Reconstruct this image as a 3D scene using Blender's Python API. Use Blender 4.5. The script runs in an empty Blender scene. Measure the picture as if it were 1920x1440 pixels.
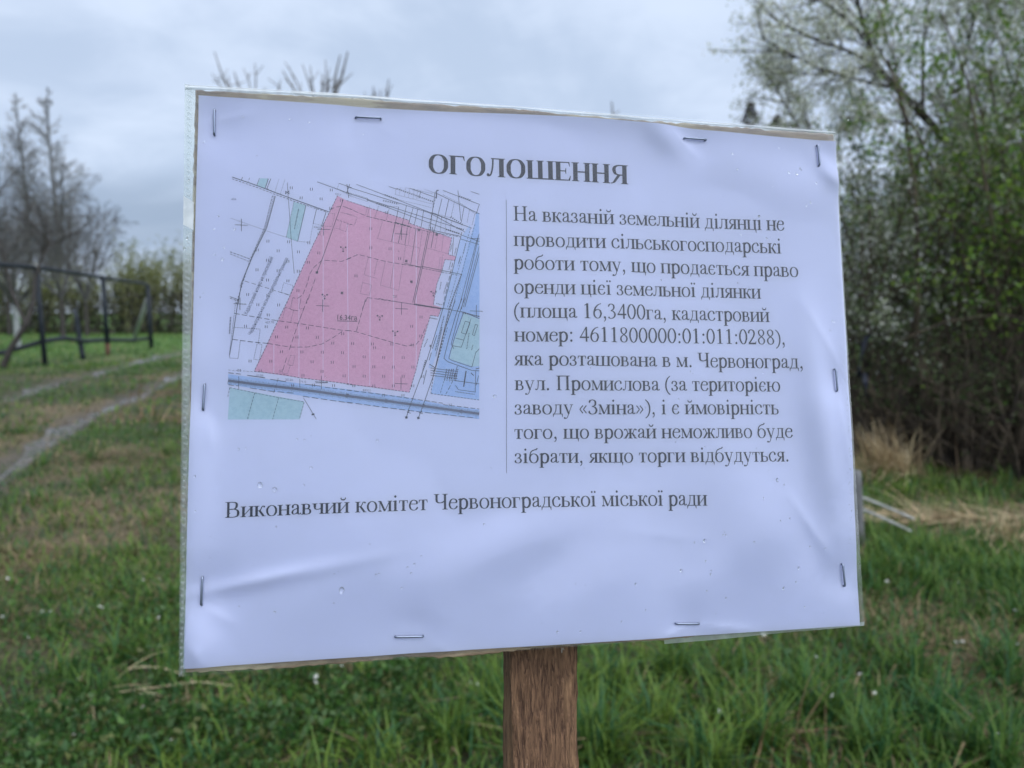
import bpy, bmesh, math, random
import numpy as np
from mathutils import Vector, Matrix

S = bpy.context.scene
COL = S.collection

# ------------------------------------------------------------------ camera, sky, sun
FPX, PW, PH = 1442.0, 1920.0, 1440.0          # focal length in photo pixels
PITCH = math.atan(134 / FPX)                  # the phone looks a little downwards
CAMZ = 1.0
cam_d = bpy.data.cameras.new('camera')
cam = bpy.data.objects.new('camera', cam_d); COL.objects.link(cam)
cam.location = (0, 0, CAMZ); cam.rotation_euler = (math.pi / 2 - PITCH, 0, 0)
cam_d.sensor_width = 36; cam_d.lens = 36 * FPX / PW
cam_d.clip_start = 0.01; cam_d.clip_end = 2000
cam_d.dof.use_dof = True; cam_d.dof.focus_distance = 0.308
cam_d.dof.aperture_fstop = cam_d.lens / 2.1
S.camera = cam
S.view_settings.view_transform = 'Standard'; S.view_settings.look = 'None'
S.view_settings.exposure = 0.0; S.view_settings.gamma = 1

SUN_EL, SUN_AZ = math.radians(70), math.radians(145)    # azimuth clockwise from +Y: behind the camera, to its right
sd = bpy.data.lights.new('sun', 'SUN'); sd.energy = 2.0; sd.angle = math.radians(50); sd.color = (1, .985, .96)
so = bpy.data.objects.new('sun', sd); COL.objects.link(so)
sv = Vector((math.sin(SUN_AZ) * math.cos(SUN_EL), math.cos(SUN_AZ) * math.cos(SUN_EL), math.sin(SUN_EL)))
so.rotation_euler = sv.to_track_quat('Z', 'Y').to_euler()

Wd = bpy.data.worlds.new('World'); S.world = Wd; Wd.use_nodes = True
nt = Wd.node_tree; nt.nodes.clear()
class NB:
    """small node-building helper"""
    def __init__(s, tree): s.t = tree
    def n(s, typ, **kw):
        x = s.t.nodes.new(typ)
        ins = kw.pop('ins', {})
        for k, v in kw.items(): setattr(x, k, v)
        for k, v in ins.items():
            if hasattr(v, 'is_output') or isinstance(v, bpy.types.NodeSocket): s.t.links.new(v, x.inputs[k])
            else: x.inputs[k].default_value = v
        return x
    def math(s, op, a, b=0.0, clamp=False):
        return s.n('ShaderNodeMath', operation=op, use_clamp=clamp, ins={0: a, 1: b}).outputs[0]
    def mix(s, f, a, b, blend='MIX'):
        m = s.n('ShaderNodeMix', data_type='RGBA', blend_type=blend)
        for k, v in ((0, f), (6, a), (7, b)):
            if isinstance(v, bpy.types.NodeSocket): s.t.links.new(v, m.inputs[k])
            else: m.inputs[k].default_value = v if k == 0 else (tuple(v) + (1,))[:4]
        return m.outputs[2]
    def noise(s, vec, scale, detail=4, rough=.55, dist=0):
        x = s.n('ShaderNodeTexNoise', ins={'Scale': scale, 'Detail': detail, 'Roughness': rough, 'Distortion': dist})
        if vec is not None: s.t.links.new(vec, x.inputs['Vector'])
        return x.outputs['Fac']
    def ramp(s, f, lo, hi, a=0.0, b=1.0):
        m = s.n('ShaderNodeMapRange', interpolation_type='SMOOTHSTEP', ins={1: lo, 2: hi, 3: a, 4: b})
        s.t.links.new(f, m.inputs[0]); return m.outputs[0]

b = NB(nt)
sky = b.n('ShaderNodeTexSky', sky_type='NISHITA', sun_disc=False, sun_elevation=SUN_EL, sun_rotation=SUN_AZ)
tc = b.n('ShaderNodeTexCoord')
sep = b.n('ShaderNodeSeparateXYZ', ins={0: tc.outputs['Generated']})
z = sep.outputs[2]
zz = b.math('ADD', b.math('MAXIMUM', z, 0.0), 0.22)
cv = b.n('ShaderNodeCombineXYZ', ins={0: b.math('DIVIDE', sep.outputs[0], zz), 1: b.math('DIVIDE', sep.outputs[1], zz), 2: 3.7}).outputs[0]
n1 = b.noise(cv, 1.15, 7, .52, .6)
n2 = b.noise(cv, 3.2, 5, .55, .4)
cl = b.ramp(b.math('ADD', b.math('MULTIPLY', n1, .66), b.math('MULTIPLY', n2, .34)), .38, .60)
CL = 12.0
bright = (.62 * CL, .72 * CL, .89 * CL)
grey = (.46 * CL, .56 * CL, .73 * CL)
c = b.mix(cl, grey, bright)
# a band of darker, bluer cloud low over the horizon, broken by noise
lowz = b.math('ADD', z, b.math('MULTIPLY', b.math('SUBTRACT', n1, .5), .16))
band = b.math('MULTIPLY', b.ramp(lowz, .035, .085), b.ramp(lowz, .105, .165, 1, 0))
# the cloud is thinnest (brightest) in one broad patch high up behind the camera, to its right
dotn = b.n('ShaderNodeVectorMath', operation='DOT_PRODUCT', ins={0: tc.outputs['Generated'], 1: (.54, -.60, .59)}).outputs['Value']
c = b.mix(b.math('MULTIPLY', band, .72), c, (.25 * CL, .33 * CL, .46 * CL))
c = b.mix(b.ramp(dotn, .58, 1.0, 0, .92), c, (2.2 * CL, 2.4 * CL, 2.75 * CL))
c = b.mix(.94, sky.outputs[0], c)
bg = b.n('ShaderNodeBackground', ins={'Color': c, 'Strength': .1})
wo = b.n('ShaderNodeOutputWorld', ins={'Surface': bg.outputs[0]})

# ------------------------------------------------------------------ helpers
def vnoise(x, y, seed=0):
    x = np.asarray(x, float); y = np.asarray(y, float)
    xi = np.floor(x).astype(np.int64); yi = np.floor(y).astype(np.int64)
    fx = x - xi; fy = y - yi; fx = fx * fx * (3 - 2 * fx); fy = fy * fy * (3 - 2 * fy)
    def h(a, c):
        v = np.sin(a * 127.1 + c * 311.7 + seed * 74.7) * 43758.5453
        return v - np.floor(v)
    return (h(xi, yi) * (1 - fx) + h(xi + 1, yi) * fx) * (1 - fy) + (h(xi, yi + 1) * (1 - fx) + h(xi + 1, yi + 1) * fx) * fy
def fbm(x, y, seed=0, o=3):
    r = 0; a = .5; t = 0
    for i in range(o):
        r = r + a * vnoise(x * 2 ** i, y * 2 ** i, seed + i * 13); t += a; a *= .5
    return r / t

def link(o, parent=None):
    COL.objects.link(o)
    if parent is not None: o.parent = parent
    return o
def tag(o, label=None, cat=None, group=None, kind=None):
    if label: o['label'] = label
    if cat: o['category'] = cat
    if group: o['group'] = group
    if kind: o['kind'] = kind
    return o
def empty(name, loc=(0, 0, 0), rz=0):
    o = bpy.data.objects.new(name, None); o.empty_display_size = .1
    o.location = loc; o.rotation_euler = (0, 0, rz); return link(o)
def mesh(name, V, F, mats, parent=None, col=None, mi=None, smooth=False):
    """V (n,3), F list of faces or (m,k) array"""
    me = bpy.data.meshes.new(name)
    V = np.asarray(V, np.float32)
    if isinstance(F, np.ndarray):
        m, k = F.shape
        me.vertices.add(len(V)); me.vertices.foreach_set('co', V.ravel())
        me.loops.add(m * k); me.loops.foreach_set('vertex_index', F.astype(np.int32).ravel())
        me.polygons.add(m); me.polygons.foreach_set('loop_start', np.arange(0, m * k, k, dtype=np.int32))
        me.update(calc_edges=True)
    else:
        me.from_pydata(V.tolist(), [], F); me.update()
    for x in (mats if isinstance(mats, (list, tuple)) else [mats]): me.materials.append(x)
    if mi is not None: me.polygons.foreach_set('material_index', np.asarray(mi, np.int32))
    if col is not None:
        a = me.color_attributes.new('col', 'FLOAT_COLOR', 'POINT')
        cc = np.ones((len(V), 4), np.float32); cc[:, :3] = col
        a.data.foreach_set('color', cc.ravel())
    if smooth: me.polygons.foreach_set('use_smooth', np.ones(len(me.polygons), bool))
    return link(bpy.data.objects.new(name, me), parent)

def new_mat(name):
    m = bpy.data.materials.new(name); m.use_nodes = True
    m.node_tree.nodes.clear(); b = NB(m.node_tree)
    out = b.n('ShaderNodeOutputMaterial'); return m, b, out
def flat_mat(name, colr, rough=.6, spec=.4, metal=0.0):
    m, b, out = new_mat(name)
    p = b.n('ShaderNodeBsdfPrincipled', ins={'Base Color': tuple(colr) + (1,), 'Roughness': rough, 'Metallic': metal, 'Specular IOR Level': spec})
    b.t.links.new(p.outputs[0], out.inputs[0]); return m
def attr_mat(name, rough=.6, trans=.3, spec=.3, var=None):
    """colour per blade or leaf from the mesh, with light coming through"""
    m, b, out = new_mat(name)
    a = b.n('ShaderNodeAttribute', attribute_name='col').outputs['Color']
    p = b.n('ShaderNodeBsdfPrincipled', ins={'Base Color': a, 'Roughness': rough, 'Specular IOR Level': spec})
    sh = p.outputs[0]
    if trans > 0:
        t = b.n('ShaderNodeBsdfTranslucent', ins={'Color': a})
        sh = b.n('ShaderNodeMixShader', ins={0: trans, 1: sh, 2: t.outputs[0]}).outputs[0]
    b.t.links.new(sh, out.inputs[0]); return m
def noise_mat(name, c1, c2, scale=(8, 8, 8), rough=.75, bump=.3, dist=.01, spec=.3, lo=.35, hi=.65, c3=None):
    m, b, out = new_mat(name)
    tc = b.n('ShaderNodeTexCoord'); mp = b.n('ShaderNodeMapping', ins={0: tc.outputs['Object']}); mp.inputs['Scale'].default_value = scale
    n = b.noise(mp.outputs[0], 1, 6, .6, .3)
    colr = b.mix(b.ramp(n, lo, hi), c1, c2)
    if c3:
        n3 = b.noise(mp.outputs[0], .31, 4, .6)
        colr = b.mix(b.ramp(n3, .52, .62), colr, c3)
    p = b.n('ShaderNodeBsdfPrincipled', ins={'Base Color': colr, 'Roughness': rough, 'Specular IOR Level': spec})
    bm = b.n('ShaderNodeBump', ins={'Strength': bump, 'Distance': dist, 'Height': n}); b.t.links.new(bm.outputs[0], p.inputs['Normal'])
    b.t.links.new(p.outputs[0], out.inputs[0]); return m

# measuring helpers: photo pixel -> point in the place
CP, SP = math.cos(PITCH), math.sin(PITCH)
def ray(px, py):
    x, y = (px - PW / 2) / FPX, -(py - PH / 2) / FPX
    return np.array([x, CP + y * SP, y * CP - SP])
def at(px, py, Y):
    r = ray(px, py); k = Y / r[1]; return Vector((r[0] * k, Y, CAMZ + r[2] * k))
def ground(px, py):
    r = ray(px, py); k = -CAMZ / r[2]; return (r[0] * k, r[1] * k)
def xat(px, Y): return (px - PW / 2) / FPX * Y      # x of a column of the photo at distance Y (close enough)

# ================================================================== THE NOTICE
R = np.array([[0.98093561, -0.01240534, -0.1939367], [-0.0046626, 0.99617076, -0.08730454], [0.19427711, 0.08654438, 0.97712152]])
T = np.array([14.00958993, 3.71821656, 306.49309186])        # centre of the sheet from the lens, mm
EN = -R[:, 2]
def plane(px, py, w=0.0):
    """photo pixel -> mm on the sheet's plane (w mm in front of it)"""
    d = np.array([(px - 960) / FPX, -(py - 720) / FPX, 1.0]); n = R[:, 2]; C = T + w * EN
    s = n @ C / (n @ d); P = s * d - C
    return float(R[:, 0] @ P), float(R[:, 1] @ P)
def toworld(vc): return Vector((vc[0], vc[1] * SP + vc[2] * CP, vc[1] * CP - vc[2] * SP))
AX = [toworld(R[:, 0]), toworld(R[:, 1]), toworld(EN)]
STW = -22.0                                                   # depth of the stake's axis behind the sheet
US = (plane(945 + 16, 1330, STW + 10)[0] + plane(1081, 1330, STW + 10)[0]) / 2
def wpos(u, v, w): return toworld((T + u * R[:, 0] + v * R[:, 1] + w * EN) / 1000) + Vector((0, 0, CAMZ))
z0, z1 = wpos(US, 0, STW).z, wpos(US, -1000, STW).z
VF = -1000 * z0 / (z0 - z1)                                   # where the stake enters the ground
foot = wpos(US, VF, STW)
sign = empty('notice_sign')
M = Matrix.Identity(4)
for i in range(3):
    for j in range(3): M[j][i] = AX[i][j]
M.translation = foot; sign.matrix_world = M
tag(sign, 'white printed notice with pink plot map stapled under clear plastic on a wooden stake', 'sign')
def loc(u, v, w): return ((u - US) / 1000, (v - VF) / 1000, (w - STW) / 1000)

STAPLES = [(403, 208, 403, 255), (667, 222, 714, 224), (1280, 262, 1321, 265), (1529, 275, 1532, 313), (385, 721, 382, 769),
           (381, 1081, 379, 1133), (741, 1193, 793, 1192), (1265, 1168, 1308, 1168), (1576, 1057, 1580, 1098), (1562, 693, 1565, 734)]
def G(u, v, px, py, au, su, sv_, rot=0.0):
    cu, cv = plane(px, py); du, dv = u - cu, v - cv
    cr, sr = math.cos(rot), math.sin(rot)
    a, c = du * cr + dv * sr, -du * sr + dv * cr
    return au * np.exp(-(a / su) ** 2 / 2 - (c / sv_) ** 2 / 2)
CREASES = [(1535, 318, 1572, 352, .5, 2.0), (1254, 244, 1306, 296, .45, 2.2), (380, 1112, 560, 1070, .38, 2.0), (1566, 742, 1600, 905, .6, 2.6), (1500, 560, 1583, 705, .45, 2.6),
           (790, 1200, 880, 1238, .35, 2.2), (356, 1205, 384, 1250, .5, 2.0), (374, 236, 470, 213, .4, 2.4), (1286, 1176, 1240, 1196, .4, 1.8), (1310, 1172, 1420, 1182, .35, 1.8), (1480, 930, 1560, 1050, .5, 3.0),
           (384, 1140, 440, 1168, .35, 1.8), (700, 232, 760, 262, .35, 2.0), (386, 775, 400, 850, .3, 1.8), (1160, 995, 1330, 1010, .15, 2.4)]
def crease(u, v, x0, y0, x1, y1, a, s_):
    """a sharp little fold that dies away at both ends"""
    p, q = np.array(plane(x0, y0)), np.array(plane(x1, y1)); d = q - p; L2 = d @ d
    t = ((u - p[0]) * d[0] + (v - p[1]) * d[1]) / L2; tc = np.clip(t, 0, 1)
    r = np.hypot(u - p[0] - tc * d[0], v - p[1] - tc * d[1])
    return a * np.exp(-r / s_) * (.35 + .65 * np.sin(np.pi * tc))
def wav(u, v):
    """how far the limp sheet stands off its flat plane, mm"""
    u = np.asarray(u, float); v = np.asarray(v, float)
    w = .34 * np.sin(u / 21 + .5 * np.sin(v / 33)) + .34 * np.sin(v / 19 + u / 60) + .13 * np.sin(u / 8.5 - v / 15 + 1.5 * np.sin(v / 24))
    w = w + 1.0 * np.exp(-(105 - v) / 7.0)
    w = w + G(u, v, 1545, 830, 2.6, 6, 36, .1) + G(u, v, 1420, 980, 1.8, 15, 28, .5)
    w = w + G(u, v, 510, 1082, .5, 22, 1.8, .16) + G(u, v, 780, 1090, .35, 34, 16, -.2)
    w = w + G(u, v, 1150, 1090, .35, 22, 20) + G(u, v, 1000, 240, -.7, 34, 9) + G(u, v, 1420, 330, .9, 22, 9, -.25)
    w = w + G(u, v, 372, 1215, 1.6, 6, 9) + G(u, v, 362, 900, 1.2, 5, 40)
    w = w + G(u, v, 1245, 258, 1.3, 8, 4, -.7) + G(u, v, 1090, 720, 1.0, 9, 30, -.35) + G(u, v, 1560, 330, 1.0, 10, 3, -.8) + G(u, v, 980, 1010, .8, 26, 7, .3)
    for c_ in CREASES: w = w + crease(u, v, *c_)
    for s in STAPLES:
        w = w + G(u, v, (s[0] + s[2]) / 2, (s[1] + s[3]) / 2, -.8, 7, 7)
    return np.maximum(w, -.9) + .25

def grid_sheet(outline, nu, nv, wf, bow=(0, 0, 0, 0)):
    """sheet of nu x nv cells between four measured corners TL TR BR BL; bow = outward swell of top, right, bottom, left edge in mm"""
    tl, tr, br, bl = [np.array(p) for p in outline]
    s = np.linspace(0, 1, nu + 1); t = np.linspace(0, 1, nv + 1)
    ss, tt = np.meshgrid(s, t)
    p = ((1 - ss) * (1 - tt))[..., None] * tl + (ss * (1 - tt))[..., None] * tr + (ss * tt)[..., None] * br + ((1 - ss) * tt)[..., None] * bl
    u, v = p[..., 0].copy(), p[..., 1].copy()
    v += bow[0] * (np.exp(-((ss - .555) / .15) ** 2 / 2) if bow[0] > 2 else np.sin(np.pi * ss)) * (1 - tt) ** 3 - bow[2] * np.sin(np.pi * ss) * tt ** 3
    u += bow[1] * np.sin(np.pi * tt) * ss ** 3 - bow[3] * np.sin(np.pi * tt) * (1 - ss) ** 3
    w = wf(u, v)
    V = np.stack([(u - US) / 1000, (v - VF) / 1000, (w - STW) / 1000], -1).reshape(-1, 3)
    i = np.arange((nu + 1) * (nv + 1)).reshape(nv + 1, nu + 1)
    F = np.stack([i[1:, :-1], i[1:, 1:], i[:-1, 1:], i[:-1, :-1]], -1).reshape(-1, 4)
    return V, F

# --- materials of the notice
def paper_material():
    m, b, out = new_mat('copier_paper')
    tc = b.n('ShaderNodeTexCoord')
    n = b.noise(tc.outputs['Object'], 900, 3, .6)
    n2 = b.noise(tc.outputs['Object'], 14, 3, .5)
    colr = b.mix(n2, (.565, .595, .79), (.59, .62, .805))
    p = b.n('ShaderNodeBsdfPrincipled', ins={'Base Color': colr, 'Roughness': .7, 'Specular IOR Level': .25})
    bm = b.n('ShaderNodeBump', ins={'Strength': .12, 'Distance': .0002, 'Height': n}); b.t.links.new(bm.outputs[0], p.inputs['Normal'])
    b.t.links.new(p.outputs[0], out.inputs[0]); return m
M_PAPER = paper_material()
M_INK = flat_mat('black_ink', (.008, .013, .034), .7, .2)
M_INK2 = flat_mat('fine_map_ink', (.04, .045, .08), .7, .2)
M_INK3 = flat_mat('small_map_lettering_ink', (.13, .145, .23), .6, .3)
M_PINK = noise_mat('pink_map_print', (.58, .315, .46), (.625, .345, .50), (900, 900, 900), .7, 0, .0001)
M_BLUE = noise_mat('blue_map_print', (.31, .45, .74), (.35, .49, .77), (700, 700, 700), .7, 0, .0001)
M_BLUE2 = flat_mat('pale_blue_map_print', (.42, .53, .79), .7)
M_TEAL = noise_mat('green_map_print', (.35, .51, .60), (.40, .56, .64), (700, 700, 700), .7, 0, .0001)
M_STREAK = flat_mat('unprinted_streak', (.66, .56, .76), .7)
M_GREY = flat_mat('railway_grey_print', (.10, .12, .19), .7)

def film_material(name, haze, tint, rough=.12):
    m, b, out = new_mat(name)
    tc = b.n('ShaderNodeTexCoord')
    tr = b.n('ShaderNodeBsdfTransparent', ins={'Color': tint + (1,)})
    df = b.n('ShaderNodeBsdfDiffuse', ins={'Color': (.8, .84, .86, 1)})
    tl = b.n('ShaderNodeBsdfTranslucent', ins={'Color': (.8, .84, .86, 1)})
    hz = b.n('ShaderNodeMixShader', ins={0: .5, 1: df.outputs[0], 2: tl.outputs[0]})
    n = b.noise(tc.outputs['Object'], 45, 4, .55, .5)
    hf = b.ramp(n, .3, .75, haze * .7, haze * 1.5)
    body = b.n('ShaderNodeMixShader', ins={0: hf, 1: tr.outputs[0], 2: hz.outputs[0]})
    gl = b.n('ShaderNodeBsdfGlossy', ins={'Roughness': rough, 'Color': (1, 1, 1, 1)})
    bm = b.n('ShaderNodeBump', ins={'Strength': .25, 'Distance': .0006, 'Height': n}); b.t.links.new(bm.outputs[0], gl.inputs['Normal'])
    fr = b.n('ShaderNodeFresnel', ins={'IOR': 1.42})
    mx = b.n('ShaderNodeMixShader', ins={0: fr.outputs[0], 1: body.outputs[0], 2: gl.outputs[0]})
    b.t.links.new(mx.outputs[0], out.inputs[0]); return m
M_FILM = film_material('clear_film', .035, (.985, .99, .985))
M_FILMB = film_material('clear_back_film', .09, (.96, .98, .965))
M_STRIP = film_material('frosted_strip', .13, (.93, .96, .94), .25)
M_PATCH = film_material('white_patch', .85, (.9, .9, .93), .3)
M_DROP_m, b_, out_ = new_mat('rain_water')
g1 = b_.n('ShaderNodeBsdfGlass', ins={'IOR': 1.33, 'Roughness': 0.0}); t1 = b_.n('ShaderNodeBsdfTransparent')
mx_ = b_.n('ShaderNodeMixShader', ins={0: .5, 1: t1.outputs[0], 2: g1.outputs[0]}); b_.t.links.new(mx_.outputs[0], out_.inputs[0])
M_DROP = M_DROP_m
M_STAPLE = flat_mat('staple_steel', (.20, .23, .30), .38, .5, .9)

# --- the paper sheet
TL, TR, BR, BL = plane(372, 178, 1.2), plane(1567, 265, 1.2), plane(1612, 1172, .3), plane(345, 1253, .3)
V, F = grid_sheet((TL, TR, BR, BL), 250, 196, wav, (2.5, .6, 0, 0))
paper = mesh('notice_paper', V, F, M_PAPER, sign, smooth=True)

# --- lettering: serif letters drawn stroke by stroke (1000 units to the em)
def crom(P, n=7, closed=False):
    P = [np.array(p, float) for p in P]; o = []
    N = len(P)
    for i in range(N if closed else N - 1):
        if closed: a, q, c, d = P[(i - 1) % N], P[i], P[(i + 1) % N], P[(i + 2) % N]
        else: q, c = P[i], P[i + 1]; a = P[i - 1] if i else 2 * q - c; d = P[i + 2] if i + 2 < N else 2 * c - q
        for k in range(n):
            t = k / n
            o.append(.5 * (2 * q + (c - a) * t + (2 * a - 5 * q + 4 * c - d) * t * t + (3 * q - a - 3 * c + d) * t ** 3))
    if not closed: o.append(P[-1])
    return np.array(o)
class Glyph:
    def __init__(s, T, t): s.T, s.t, s.q = T, t, []
    def rect(s, x0, y0, x1, y1): s.q.append([(x0, y0), (x1, y0), (x1, y1), (x0, y1)])
    def poly(s, *p): s.q.append(list(p))
    def line(s, x0, y0, x1, y1, w):
        d = np.array([x1 - x0, y1 - y0], float); d /= np.linalg.norm(d); nx, ny = -d[1] * w / 2, d[0] * w / 2
        s.poly((x0 - nx, y0 - ny), (x1 - nx, y1 - ny), (x1 + nx, y1 + ny), (x0 + nx, y0 + ny))
    def curve(s, P, T=None, t=None, closed=False, n=7, pw=1.6):
        T = T or s.T; t = t or s.t
        c = crom(P, n, closed); N = len(c)
        if closed: d = np.roll(c, -1, 0) - np.roll(c, 1, 0)
        else: d = np.gradient(c, axis=0)
        d /= np.linalg.norm(d, axis=1)[:, None] + 1e-9
        w = t + (T - t) * np.abs(d[:, 1]) ** pw
        nn = np.stack([-d[:, 1], d[:, 0]], 1) * w[:, None] / 2
        a, e = c + nn, c - nn
        for i in range(N if closed else N - 1):
            j = (i + 1) % N; s.poly(tuple(e[i]), tuple(e[j]), tuple(a[j]), tuple(a[i]))
    def dot(s, x, y, r): s.poly(*[(x + r * math.cos(k * math.pi / 5), y + r * math.sin(k * math.pi / 5)) for k in range(10)])
    def serif(s, x, y, up, L=62, Rr=62):
        h, k = 24, 26; sg = 1 if up else -1; e = s.T / 2
        y0, y1, y2 = y, y + sg * h, y + sg * (h + k)
        q = [(x - e - L, y0), (x + e + Rr, y0), (x + e + Rr, y1), (x - e - L, y1)]
        s.q.append(q if up else q[::-1])
        q = [(x - e - L * .35, y1), (x + e + Rr * .35, y1), (x + e, y2), (x - e, y2)]
        s.q.append(q if up else q[::-1])
    def stem(s, x, y0, y1, sb=True, stp=True, L=62, Rr=62):
        s.rect(x - s.T / 2, y0, x + s.T / 2, y1)
        if sb: s.serif(x, y0, True, L, Rr)
        if stp: s.serif(x, y1, False, L, Rr)
X = 448
def glyph(ch, bold=False):
    T, t = (176, 60) if bold else (105, 49)
    g = Glyph(T, t); A = None
    if bold:
        H = 676
        if ch == 'О': A = 778; g.curve([(389, 672), (230, 625), (125, 480), (112, 338), (125, 196), (230, 50), (389, 4), (548, 50), (653, 196), (666, 338), (653, 480), (548, 625)], 160, 36, True)
        elif ch == 'Г':
            A = 620; g.stem(150, 0, H, L=58, Rr=62); g.rect(75, H - 40, 570, H); g.poly((520, H - 40), (570, H - 170), (592, H - 170), (570, H), (520, H))
        elif ch == 'Л':
            A = 750; g.stem(585, 0, H, L=58, Rr=58); g.rect(190, H - 38, 600, H)
            g.curve([(262, H - 20), (250, 400), (215, 190), (165, 70), (95, 25), (50, 60)], 62, 40); g.dot(72, 62, 56)
        elif ch == 'Ш':
            A = 1100
            for x in (155, 550, 945): g.stem(x, 0, H, L=52, Rr=52)
            g.rect(155, 0, 945, 40)
        elif ch == 'Е':
            A = 667; g.stem(150, 0, H, L=58, Rr=40); g.rect(150, H - 38, 590, H); g.rect(150, 0, 600, 38); g.rect(150, 325, 440, 362)
            g.poly((545, H - 38), (590, H - 165), (608, H - 165), (594, H), (545, H)); g.poly((548, 0), (608, 0), (636, 180), (614, 180), (548, 38))
            g.poly((410, 345), (440, 235), (458, 235), (458, 455), (440, 455))
        elif ch == 'Н':
            A = 778; g.stem(155, 0, H, L=58, Rr=58); g.stem(623, 0, H, L=58, Rr=58); g.rect(155, 320, 623, 362)
        elif ch == 'Я':
            A = 740; g.stem(575, 0, H, L=52, Rr=58)
            g.curve([(575, H - 20), (350, H - 20), (205, H - 70), (150, 505), (205, 365), (350, 318), (575, 318)], 140, 38)
            g.poly((300, 330), (430, 330), (190, 40), (60, 0), (20, 0), (20, 26), (80, 40))
        return g.q, A
    H = 662
    def two(w, x2, **k):
        g.stem(105, 0, X); g.stem(x2, 0, X); return w
    if ch == 'н': A = two(535, 430); g.rect(105, 212, 430, 244)
    elif ch in 'ий':
        A = two(535, 430); g.line(120, 60, 415, 390, 32)
        if ch == 'й': g.curve([(165, 650), (195, 580), (268, 555), (340, 580), (370, 650)], 40, 52)
    elif ch in 'ії':
        A = 278; g.stem(140, 0, X, stp=False, L=66, Rr=66); g.poly((32, X - 52), (99, X - 40), (181, X + 8), (165, X + 10), (30, X - 28))
        if ch == 'і': g.dot(139, 620, 52)
        else: g.dot(70, 615, 46); g.dot(215, 615, 46)
    elif ch == 'п': A = two(535, 430); g.rect(105, X - 28, 430, X)
    elif ch == 'р':
        A = 500; g.stem(118, -217, X, stp=False); g.poly((20, X - 62), (77, X - 48), (159, X + 12), (140, X + 12), (18, X - 36))
        g.curve([(145, 375), (210, 425), (285, 438), (390, 370), (428, 230), (390, 80), (290, 8), (200, 18), (145, 60)])
    elif ch == 'о': A = 500; g.curve([(250, 442), (140, 400), (74, 300), (66, 222), (74, 145), (140, 40), (250, 5), (360, 40), (426, 145), (434, 222), (426, 300), (360, 400)], 86, 26, True)
    elif ch == 'с':
        A = 444; g.curve([(372, 345), (335, 415), (255, 445), (150, 405), (72, 300), (66, 210), (95, 90), (170, 30), (255, 12), (345, 45), (412, 130)], 84, 26); g.dot(362, 345, 46)
    elif ch == 'е':
        A = 444; g.rect(80, 262, 395, 290); g.curve([(388, 280), (365, 390), (240, 443), (125, 385), (66, 225), (95, 95), (170, 30), (255, 14), (345, 45), (418, 140)], 80, 26)
    elif ch == 'є':
        A = 440; g.rect(80, 222, 310, 250); g.curve([(355, 355), (310, 420), (225, 445), (125, 385), (68, 225), (95, 95), (160, 30), (235, 14), (320, 40), (385, 120)], 80, 26); g.dot(346, 350, 42)
    elif ch == 'а':
        A = 444; g.curve([(85, 335), (115, 410), (205, 442), (285, 410), (312, 320), (312, 90), (345, 30), (395, 38), (435, 72)], 80, 28); g.dot(92, 332, 42)
        g.curve([(305, 285), (220, 245), (120, 195), (78, 105), (120, 38), (185, 38), (255, 70), (312, 120)], 76, 26)
    elif ch == 'в':
        A = 472; g.stem(112, 0, X); g.curve([(112, X - 14), (240, X - 14), (318, 405), (338, 335), (315, 270), (240, 238), (112, 238)], 78, 28)
        g.curve([(112, 238), (260, 238), (355, 205), (390, 122), (355, 45), (260, 14), (112, 14)], 82, 28)
    elif ch == 'д':
        A = 509; g.rect(385 - 41, 14, 385 + 41, X); g.rect(120, X - 28, 455, X); g.rect(25, 0, 488, 30)
        g.curve([(178, X - 14), (172, 280), (145, 130), (85, 20)], 40, 34); g.poly((25, 20), (25, -125), (45, -125), (80, 10)); g.poly((488, 20), (432, 10), (468, -125), (488, -125))
    elif ch == 'л':
        A = 500; g.stem(400, 0, X); g.rect(110, X - 28, 400, X); g.curve([(170, X - 10), (163, 250), (138, 90), (85, 22), (38, 38)], 40, 34); g.dot(45, 42, 36)
    elif ch == 'м':
        A = 633; g.serif(95, 0, True, 20, 30); g.rect(80, 0, 108, X); g.serif(95, X, False, 20, 0); g.line(110, X - 10, 305, 20, 84); g.line(305, 10, 520, X - 5, 34); g.stem(530, 0, X, L=50, Rr=55)
    elif ch == 'т':
        A = 438; g.stem(219, 0, X, stp=False); g.rect(28, X - 28, 410, X); g.poly((28, X - 10), (22, X - 128), (42, X - 128), (75, X - 20)); g.poly((410, X - 10), (363, X - 20), (396, X - 128), (416, X - 128))
    elif ch == 'у':
        A = 500; g.line(95, X - 10, 275, 10, 84); g.line(425, X - 10, 235, -60, 32); g.curve([(240, -45), (200, -140), (140, -185), (70, -175)], 34, 34); g.dot(72, -170, 44)
        g.rect(18, X - 24, 205, X); g.rect(330, X - 24, 490, X)
    elif ch == 'к':
        A = 485; g.stem(112, 0, X); g.curve([(150, 232), (250, 255), (300, 330), (345, 420), (405, 430), (440, 400)], 44, 32); g.dot(425, 405, 38); g.line(235, 240, 400, 15, 84); g.rect(345, 0, 490, 24)
    elif ch == 'ж':
        A = 691; g.stem(345, 0, X)
        for sg in (-1, 1):
            f = lambda x: 345 + sg * x
            P = [(f(40), 232), (f(120), 255), (f(165), 330), (f(205), 420), (f(260), 430), (f(295), 400)]
            g.curve(P, 44, 32); g.dot(f(282), 405, 38); g.line(f(105), 240, f(255), 15, 80); a, c_ = sorted((f(200), f(345))); g.rect(a, 0, c_, 24)
    elif ch == 'з':
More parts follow.
